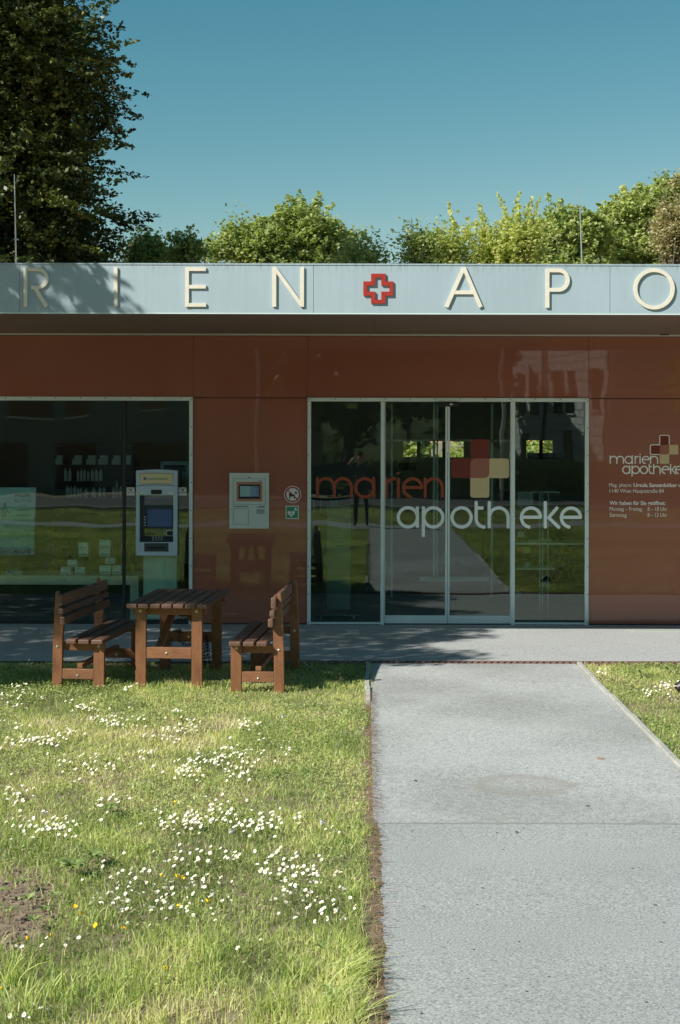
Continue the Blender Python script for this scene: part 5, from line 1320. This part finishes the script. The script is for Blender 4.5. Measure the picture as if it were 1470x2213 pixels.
bg_tree('brownish budding tree at the right photo edge', 1462, 420, 50, 19, M['leaf_brown'], 19, extra=((1452, 372, 16),), n=260, leaf=.12, up=.6, L=.9, nl=46)
# upright bare-ish shoots of the pale tree
for i, (px, t0, lean_) in enumerate(((1075, 415, -18), (1122, 412, 14), (968, 435, -8), (1035, 440, -4), (1148, 425, 5), (1167, 420, 16))):
    a, b = P(px-lean_*1.6, 500, 18), P(px, t0, 18); pos = []
    for k in range(60):
        t = k/60; c = a.lerp(b, t); pos.append((c.x+RNG.normal(0, .05*(1.2-t)), c.y+RNG.normal(0, .06), c.z))
    n = len(pos); pos = np.array(pos); aa = RNG.normal(0, 1, (n, 3)); aa /= np.linalg.norm(aa, axis=1)[:, None]; bb = np.cross(aa, RNG.normal(0, 1, (n, 3))); bb /= np.linalg.norm(bb, axis=1)[:, None]
    V = np.empty((n, 4, 3)); V[:, 0] = pos-aa*.06; V[:, 1] = pos+bb*.035; V[:, 2] = pos+aa*.07; V[:, 3] = pos-bb*.035
    par = [o for o in C.objects if o.get('label', '').startswith('pale yellow-green')][0]
    o = mesh_np('shoot', V.reshape(-1, 3), np.arange(n*4).reshape(n, 4), M['leaf_light'], None, np.full(n*4, .6)); child_at_world(o, par)
# trees farther back so that the rear windows look out on greenery
for i, (x_, y_) in enumerate(((-3, 15), (0.5, 16), (3.2, 15), (6.4, 16))):
    tree('garden_shrub', ['bushy shrub behind the shop seen through the rear glass, farthest left', 'bushy shrub behind the shop seen through the door glass', 'bushy shrub behind the shop on the right of the doors', 'bushy shrub behind the shop at its far right'][i], (x_, y_, 0), 1.5, [(x_, y_, 1.6, 1.9, 1.2, 1.6)], 110, 40, .7, .2, .2, M['leaf_light'], 40+i, 'shrubs behind the shop', trunk_r=.08, nlimb=6)

# the shade tree standing left of the camera's view: its crown throws the dappled shade
def shade_tree():
    r = np.random.default_rng(5); pos = []; tgt = 0
    def dens(u, v):
        # u, v: where the shadow lands on level ground
        ne = np.interp(u, [-2.75, -2.6, -1.35, -1.25, -.72, -.55], [-4.60, -4.28, -4.25, -4.02, -4.02, -4.62]); near = np.clip((v-ne+.03*np.sin(u*5.1+1))/.10, 0, 1)
        edge = np.where(v > -.9, 1.45, np.where(v > -3.3, 1.0+.35*np.sin(v*4.0), -.15+.5*(v+4.1)))
        right = np.clip((edge-u)/.35, 0, 1)
        gaps = .5+.5*np.sin(u*2.6+1.3*np.sin(v*3.1))*np.sin(v*10.5+u*1.1+1.5*np.sin(u*1.7))
        far_left = np.clip((-u-.6)/1.0, 0, 1)
        g_ = 1-far_left*np.clip(gaps*4-2.0, 0, 1)*(v > -3.5)
        lit = (np.sin(u*4.3+2)*np.sin(v*9+u*2) > .35)*(v < -3.75)*(u > -2.2)          # flecks that reach the table and bench tops
        g_ = g_*(1-.85*lit)
        # a light patch on the fascia around u .55 to 1.0
        g_ = np.where((np.abs(u-.78-.35*(v+.2)) < .20) & (v > -.9), g_*.25, g_)
        return near*right*g_*(u > -6)*(v < 1.8)
    N = 7600
    u = r.uniform(-6, 1.6, N); v = np.where(r.random(N) < .8, r.uniform(-4.8, 1.8, N), r.uniform(-4.7, -3.6, N)); k = r.random(N) < dens(u, v); u, v = u[k], v[k]
    t = r.uniform(5.2, 9.5, len(u))
    c = np.c_[u-1.05*t, v-.70*t, t]
    lum = r.normal(0, .15, len(c))
    nl = 9
    p = (c[:, None, :]+r.normal(0, 1, (len(c), nl, 3))*np.array([.10, .10, .08])).reshape(-1, 3)
    tint = np.clip(.5+np.repeat(lum, nl)+r.normal(0, .12, len(p)), 0, 1)
    k = ~frus(p); p = p[k]; tint = tint[k]
    n = len(p); a = r.normal(0, 1, (n, 3)); a /= np.linalg.norm(a, axis=1)[:, None]; b = np.cross(a, r.normal(0, 1, (n, 3))); b /= np.linalg.norm(b, axis=1)[:, None]
    sz = .13*r.uniform(.6, 1.2, n)[:, None]
    V = np.empty((n, 4, 3)); V[:, 0] = p-a*sz*.5; V[:, 1] = p+b*sz*.32; V[:, 2] = p+a*sz*.5; V[:, 3] = p-b*sz*.32
    base = Vector((-9.6, -7.2, .07))
    root = empty('lime_tree', base, 'leafy lime tree beside the lawn left of the view, shading the benches', 'tree')
    o = mesh_np('crown', V.reshape(-1, 3)-np.array(base), np.arange(n*4).reshape(n, 4), M['leaf_mid'], None, np.repeat(tint, 4)); o.parent = root
    mb = MB(base); tr = [base+Vector((.05*k*math.sin(k), .04*k, k*1.15)) for k in range(8)]
    mb.tube(tr, [.30-.032*k for k in range(8)], 10); o = mb.build('trunk', M['bark'], None, smooth=True); o.location = (0, 0, 0); o.parent = root
    mb = MB(base)
    for i in r.choice(len(c), 60, replace=False):
        if frus(c[i][None, :], .3)[0]: continue
        e = Vector(c[i]); s0 = tr[int(r.integers(3, 8))]; m_ = s0.lerp(e, .5)+Vector((0, 0, .3))
        if frus(np.array(m_)[None, :], .2)[0]: continue
        mb.tube([s0, m_, e], [.06, .035, .01], 6)
    o = mb.build('limbs', M['bark'], None, smooth=True); o.location = (0, 0, 0); o.parent = root
shade_tree()

# ------------------------------------------------------------------ the street behind the camera (seen mirrored in the glass)
ST = 'things across the street'
hb = empty('grey_house', (-10, -44, 0), 'grey plastered two storey house across the street, seen mirrored', 'house')
mb = MB(); mb.box(-24, -2.2, -54, -44, 0, 9.5); wchild(mb, 'wall', M['plaster'], hb)
mb = MB(); mb.prismM([(-24.4, -54.4), (-1.8, -54.4), (-1.8, -43.6), (-24.4, -43.6)], 9.502, 9.8, Matrix.Identity(4)); wchild(mb, 'roof', M['roof'], hb)
dm = lambda px, py, r_=44: Vector(((px-XH)*(D+r_)/F, -r_, H-(py-YH)*(D+r_)/F))
for px0, px1, py0, py1 in ((20, 105, 812, 900), (133, 188, 812, 898), (312, 360, 806, 882), (468, 508, 812, 860), (-60, -10, 812, 898), (560, 600, 812, 880), (120, 205, 960, 1070), (290, 400, 955, 1070), (0, 60, 960, 1078), (470, 560, 965, 1060)):
    a, b = dm(px0, py0), dm(px1, py1)
    mb = MB(); mb.box(a.x, b.x, -43.98, -43.94, b.z, a.z); o = wchild(mb, 'window', M['win_dark'], hb)
    mb = MB(); mb.box(a.x-.06, b.x+.06, -43.98, -43.85, b.z-.1, b.z-.005); q_ = mb.build('sill', M['sign_white']); q_.parent = o
wh = empty('shingled_house', (10, -44, 0), 'white shingle-clad house across the street, seen mirrored', 'house', None, 0)
mb = MB(); mb.box(0, 9.6, -8, 0, 0, 7.6); o = mb.build('wall', M['shingle'], None); o.parent = wh
wh.location = (7.0, -52.6, 0); wh.rotation_euler = (0, 0, math.radians(68))
mb = MB(); mb.prism([(-.4, 7.62), (10.0, 7.62), (7.6, 9.8), (2.2, 9.8)], -8.4, .4); o = mb.build('roof', M['roof'], None); o.parent = wh
for x0, z0 in ((1.0, 3.6), (2.4, 3.6), (4.6, 3.6), (5.9, 3.6), (7.9, 3.6), (1.6, .7), (5.6, .7)):
    mb = MB(); mb.box(x0, x0+.8, .01, .05, z0, z0+1.9); o = mb.build('window', M['win_dark'], None); o.parent = wh
    mb = MB(); mb.box(x0-.08, x0+.88, .01, .10, z0-.1, z0-.01); q_ = mb.build('sill', M['sign_white'], None); q_.parent = o
for x0 in (3.9, 9.4): mb = MB(); mb.tube([(x0, .10, 0), (x0, .10, 6.8), (x0-.2, .3, 7.4)], .07, 8); o = mb.build('downpipe', M['black'], None); o.parent = wh
hh_ = empty('ochre_house', (18, -48, 0), 'ochre house with a red roof across the street, seen mirrored', 'house')
mb = MB(); mb.box(14.4, 28, -60, -50, 0, 7); wchild(mb, 'wall', simple('ochre_plaster', (.40, .27, .13), .85), hh_)
mb = MB(); mb.prism([(14, 7), (28.4, 7), (25, 10), (17, 10)], -60.5, -49.5); wchild(mb, 'roof', M['roof'], hh_)
def st_tree(label, x_, y_, h_, r_, mat, seed, n=380, leaf=.3):
    tree('street_tree', label, (x_, y_, .16), h_*.75, [(x_, y_, h_*.52, r_, r_, h_*.30), (x_+.5, y_, h_*.75, r_*.8, r_*.8, h_*.25)], n, 40, 1.3, .3, leaf, mat, seed, 'trees across the street', trunk_r=.22)
st_tree('dark street tree mirrored above the left entrance pane', -.6, -37, 11, 3.0, M['leaf_dark'], 61, 700)
st_tree('dark street tree mirrored above the sliding doors', 3.4, -38, 11.5, 3.0, M['leaf_dark'], 62, 700)
st_tree('paler street tree mirrored in the sliding doors', 4.4, -41, 7, 1.7, M['leaf_light'], 63, 260)
st_tree('leafy street tree mirrored at the right end of the wall', 14.2, -40, 9, 2.4, M['leaf_mid'], 64)
for k_, (x_, y_, h_, r_) in enumerate(((-1.0, -54, 13, 3.4), (2.2, -62, 15, 3.6), (8.2, -56, 13, 3.4), (12.5, -58, 13, 3.2), (17, -64, 14, 4), (-27, -52, 14, 4.5), (24, -66, 15, 4.5), (31, -60, 13, 4.5))):
    st_tree(('tall green tree in the row behind the street trees, seen between the houses', 'tall green tree rising behind the dark street trees', 'tall tree behind the shingled house at its near gable', 'tall tree behind the middle of the shingled house', 'tall tree behind the ochre house, nearest the shingled one', 'big tree beyond the grey house', 'tall tree behind the ochre house roof ridge', 'tall tree past the far end of the ochre house')[k_], x_, y_, h_, r_, M['leaf_mid'] if k_ % 2 else M['leaf_dark'], 80+k_, 420, .42)
for i, (x_, y_, l) in enumerate(((-3.64, -30, 'tall grey street lamp mirrored in the orange wall beside the terminal'), (4.57, -30.5, 'tall white street lamp mirrored in the right sliding door'))):
    o = empty('street_lamp', (x_, y_, .16), l, 'street lamp')
    mb = MB(); mb.tube([(x_, y_, .16), (x_, y_, 5.4), (x_+.1, y_, 5.7), (x_+.5, y_, 5.95), (x_+1.2, y_, 6.05)], [.07, .05, .045, .04, .035], 8); wchild(mb, 'pole', M['sign_white'], o)
    mb = MB(); mb.box(x_+1.0, x_+1.7, y_-.12, y_+.12, 6.0, 6.12); wchild(mb, 'lamp_head', M['white_metal'], o, bevel=.02)
# unseen wooded rise, added to cover the orange low sky in the reflections
hx = np.linspace(-160, 170, 200); hyv = np.linspace(-170, -95, 26); V = []
for j, yy in enumerate(hyv):
    for xx in hx:
        u_ = j/25; V.append((xx, yy+RNG.normal(0, .8), (13+3*math.sin(xx*.05)+RNG.normal(0, 1.1))*math.sin(math.pi*(1-u_)*.5)**.6+RNG.normal(0, .5) if j < 25 else -.5))
nx_ = len(hx); Q = [(j*nx_+i, j*nx_+i+1, (j+1)*nx_+i+1, (j+1)*nx_+i) for j in range(25) for i in range(nx_-1)]
o = mesh_np('added_hills', np.array(V), np.array(Q), simple('added_wooded_slope', (.10, .13, .04), .9, var=.5, scale=.9)); o['kind'] = 'structure'
hd = empty('hedge', (3, -36, .16), 'low green hedge along the far side of the road, seen mirrored', 'hedge')
x, y = RNG.uniform(-1.5, 26, 16000), RNG.uniform(-36.4, -35.6, 16000); z = RNG.uniform(.1, 1.2, 16000)+.16
aa = RNG.normal(0, .09, (16000, 3)); bb = RNG.normal(0, .06, (16000, 3)); p = np.c_[x, y, z]
V = np.empty((16000, 4, 3)); V[:, 0] = p-aa; V[:, 1] = p+bb; V[:, 2] = p+aa; V[:, 3] = p-bb
o = mesh_np('foliage', V.reshape(-1, 3), np.arange(64000).reshape(16000, 4), M['leaf_mid'], None, np.repeat(RNG.random(16000), 4)); child_at_world(o, hd)
mb = MB(); [mb.tube([(xx, -36, .1), (xx+.05, -36, 1.0)], .03, 6) for xx in np.arange(-1, 26, .7)]; wchild(mb, 'stems', M['bark'], hd)
# parked car
def car(x0, y0, label, mat, ln=4.35):
    c = empty('parked_car', (x0, y0, .02), label, 'car')
    prof = [(-2.15, .32), (-2.18, .55), (-2.12, .82), (-1.95, .92), (-1.55, .98), (-.75, 1.0), (1.0, 1.0), (1.75, .98), (2.05, .90), (2.17, .62), (2.15, .34)]
    mb = MB()
    ys_ = [(-.86, .93), (-.80, 1.0), (0, 1.02), (.80, 1.0), (.86, .93)]
    rows = []
    for yy, k in ys_: rows.append(mb.addv([(x_*(.985 if abs(yy) > .85 else 1), yy, .30+(z_-.30)*k) for x_, z_ in prof]))
    n = len(prof)
    for i in range(4):
        for j in range(n-1): mb.face([rows[i]+j, rows[i+1]+j, rows[i+1]+j+1, rows[i]+j+1])
        mb.face([rows[i]+n-1, rows[i+1]+n-1, rows[i+1], rows[i]])
    mb.face([rows[0]+j for j in range(n)]); mb.face([rows[4]+j for j in reversed(range(n))])
    o = mb.build('body', mat, None, bevel=.02); o.parent = c
    gp = [(-1.55, .97), (-.85, 1.38), (-.2, 1.46), (.75, 1.45), (1.45, 1.22), (1.80, .97)]
    mb = MB(); a = mb.addv([(x_, -.78+(z_-.97)*.28, z_) for x_, z_ in gp]); b = mb.addv([(x_, .78-(z_-.97)*.28, z_) for x_, z_ in gp]); n = len(gp)
    for j in range(n-1): mb.face([a+j, b+j, b+j+1, a+j+1])
    mb.face([a+j for j in range(n)]); mb.face([b+j for j in reversed(range(n))])
    o = mb.build('cabin', mat, None, bevel=.03); o.parent = c
    for (xa, xb, xc, xd) in ((-1.28, -.80, -.08, -.08), (0.0, 0.0, .72, .95), (1.02, .80, 1.22, 1.5)):
        mb = MB(); q = [(xa, 1.02), (xb, 1.34), (xc, 1.37), (xd, 1.02)]
        for sg in (1,):
            n0 = mb.addv([(x_, sg*(.79-(z_-.97)*.28), z_) for x_, z_ in q]+[(x_, sg*(.77-(z_-.97)*.28), z_) for x_, z_ in q]); mb.face([n0+3, n0+2, n0+1, n0]); mb.face([n0+4, n0+5, n0+6, n0+7])
        o = mb.build('side_window', M['win_dark'], None); o.parent = c
    for xx in (-1.35, 1.30):
        for sg in (-1, 1):
            mb = MB(); mb.disc((xx, sg*.70, .31), .31, (0, sg, 0), .19, 24); o = mb.build('wheel', M['tyre'], None, bevel=.02); o.parent = c
            mb = MB(); mb.disc((xx, sg*.885, .31), .20, (0, sg, 0), .012, 20); q_ = mb.build('rim', M['steel'], None); q_.parent = o
    for xx, m_, nm in ((2.12, M['sign_red'], 'tail_light'), (-2.10, M['sign_white'], 'headlight')):
        for sg in (-1, 1):
            mb = MB(); mb.ball((xx, sg*.66, .72), .1, (.5, 1.3, .8), 10, 6); o = mb.build(nm, m_, None); o.parent = c
    return c
car(-1.25, -33.0, 'dark hatchback parked across the road, mirrored behind the orange lettering', M['car'])

# ------------------------------------------------------------------ the photographer, mirrored in the left entrance pane
def person():
    root = empty('person', (-.12, -18.05, gz(-18)), 'person in dark clothes holding a camera above the face with both raised arms', 'person')
    g0 = 0.0
    J = {'pel': ((0, 0, .95), .135), 'wst': ((0, .0, 1.10), .12), 'chs': ((0, .0, 1.30), .14), 'nck': ((0, .02, 1.47), .062), 'nc2': ((0, .03, 1.53), .055), 'hd1': ((0, .045, 1.60), .078), 'hd2': ((0, .045, 1.67), .088), 'hd3': ((0, .035, 1.72), .070)}
    Ed = [('pel', 'wst'), ('wst', 'chs'), ('chs', 'nck'), ('nck', 'nc2'), ('nc2', 'hd1'), ('hd1', 'hd2'), ('hd2', 'hd3')]
    for s_, n_ in ((-1, 'a'), (1, 'b')):
        J.update({'hip'+n_: ((s_*.10, 0, .90), .095), 'kne'+n_: ((s_*.12, .03, .50), .062), 'ank'+n_: ((s_*.13, 0, .10), .042), 'toe'+n_: ((s_*.145, .16, .05), .035), 'hel'+n_: ((s_*.13, -.03, .05), .035),
                  'sho'+n_: ((s_*.19, 0, 1.42), .060), 'elb'+n_: ((s_*.27, .19, 1.47), .042), 'wri'+n_: ((s_*.09, .31, 1.70 if s_ < 0 else 1.69), .027), 'pal'+n_: ((s_*.078, .335, 1.76), .034)})
        Ed += [('pel', 'hip'+n_), ('hip'+n_, 'kne'+n_), ('kne'+n_, 'ank'+n_), ('ank'+n_, 'toe'+n_), ('ank'+n_, 'hel'+n_), ('chs', 'sho'+n_), ('sho'+n_, 'elb'+n_), ('elb'+n_, 'wri'+n_), ('wri'+n_, 'pal'+n_)]
        for f in range(4):
            k1, k2 = 'f%d1%s' % (f, n_), 'f%d2%s' % (f, n_)
            J[k1] = ((s_*(.068-.004*f), .375, 1.800-.020*f), .0090); J[k2] = ((s_*(.040+.004*f), .405, 1.806-.020*f), .0080); Ed += [('pal'+n_, k1), (k1, k2)]
        J['th1'+n_] = ((s_*.062, .325, 1.715), .011); J['th2'+n_] = ((s_*.038, .345, 1.708), .009); Ed += [('pal'+n_, 'th1'+n_), ('th1'+n_, 'th2'+n_)]
    ks = list(J); me = bpy.data.meshes.new('body'); me.from_pydata([J[k][0] for k in ks], [(ks.index(a), ks.index(b)) for a, b in Ed], [])
    ob = bpy.data.objects.new('body', me); C.objects.link(ob)
    sm = ob.modifiers.new('skin', 'SKIN'); sm.use_smooth_shade = True
    if not me.skin_vertices: 
        bpy.context.view_layer.objects.active = ob
    for i, k in enumerate(ks):
        sv = me.skin_vertices[0].data[i]; sv.radius = (J[k][1], J[k][1]*(.72 if k in ('pel', 'wst', 'chs') else 1)); sv.use_root = (k == 'pel')
    ss = ob.modifiers.new('sub', 'SUBSURF'); ss.levels = 1; ss.render_levels = 1
    dg = bpy.context.evaluated_depsgraph_get(); dg.update(); m2 = bpy.data.meshes.new_from_object(ob.evaluated_get(dg))
    bpy.data.objects.remove(ob); m2.materials.clear()
    for m_ in (M['skin'], M['shirt'], M['jeans'], M['black']): m2.materials.append(m_)
    for p in m2.polygons:
        c = p.center; up_ = c.z
        p.material_index = 3 if up_ < .085 else (2 if up_ < .98 else (1 if (up_ < 1.50 and c.y < .20) else 0))
    o = bpy.data.objects.new('body', m2); C.objects.link(o); o.parent = root
    mb = MB(); mb.ball((0, .025, 1.70), .100, (1.0, 1.05, .95), 14, 10); 
    h_ = mb.build('hair', M['hair'], None, smooth=True); h_.parent = root; h_.location = (0, -.022, .022)
    mb = MB(); mb.ball((0, .138, 1.635), .013, (1, 1.2, 1.6), 8, 6); n_ = mb.build('nose', M['skin'], None, smooth=True); n_.parent = root
    for s_ in (-1, 1):
        mb = MB(); mb.ball((s_*.032, .122, 1.662), .011, (1.2, .7, .8), 8, 6); n_ = mb.build('eye', M['sign_white'], None, smooth=True); n_.parent = root
    cm = empty('photo_camera', (-.12, -17.66, gz(-18)+1.76), 'black handheld camera gripped in both hands of the photographer', 'camera')
    mb = MB(); mb.box(-.065, .065, -.03, .01, .0, .085); mb.box(-.02, .02, -.03, .012, .085, .105); o = mb.build('casing', M['black'], None, bevel=.005); o.parent = cm
    mb = MB(); mb.disc((0, .01, .045), .03, (0, 1, 0), .045, 20); o = mb.build('lens', M['black'], None, bevel=.003); o.parent = cm
person()
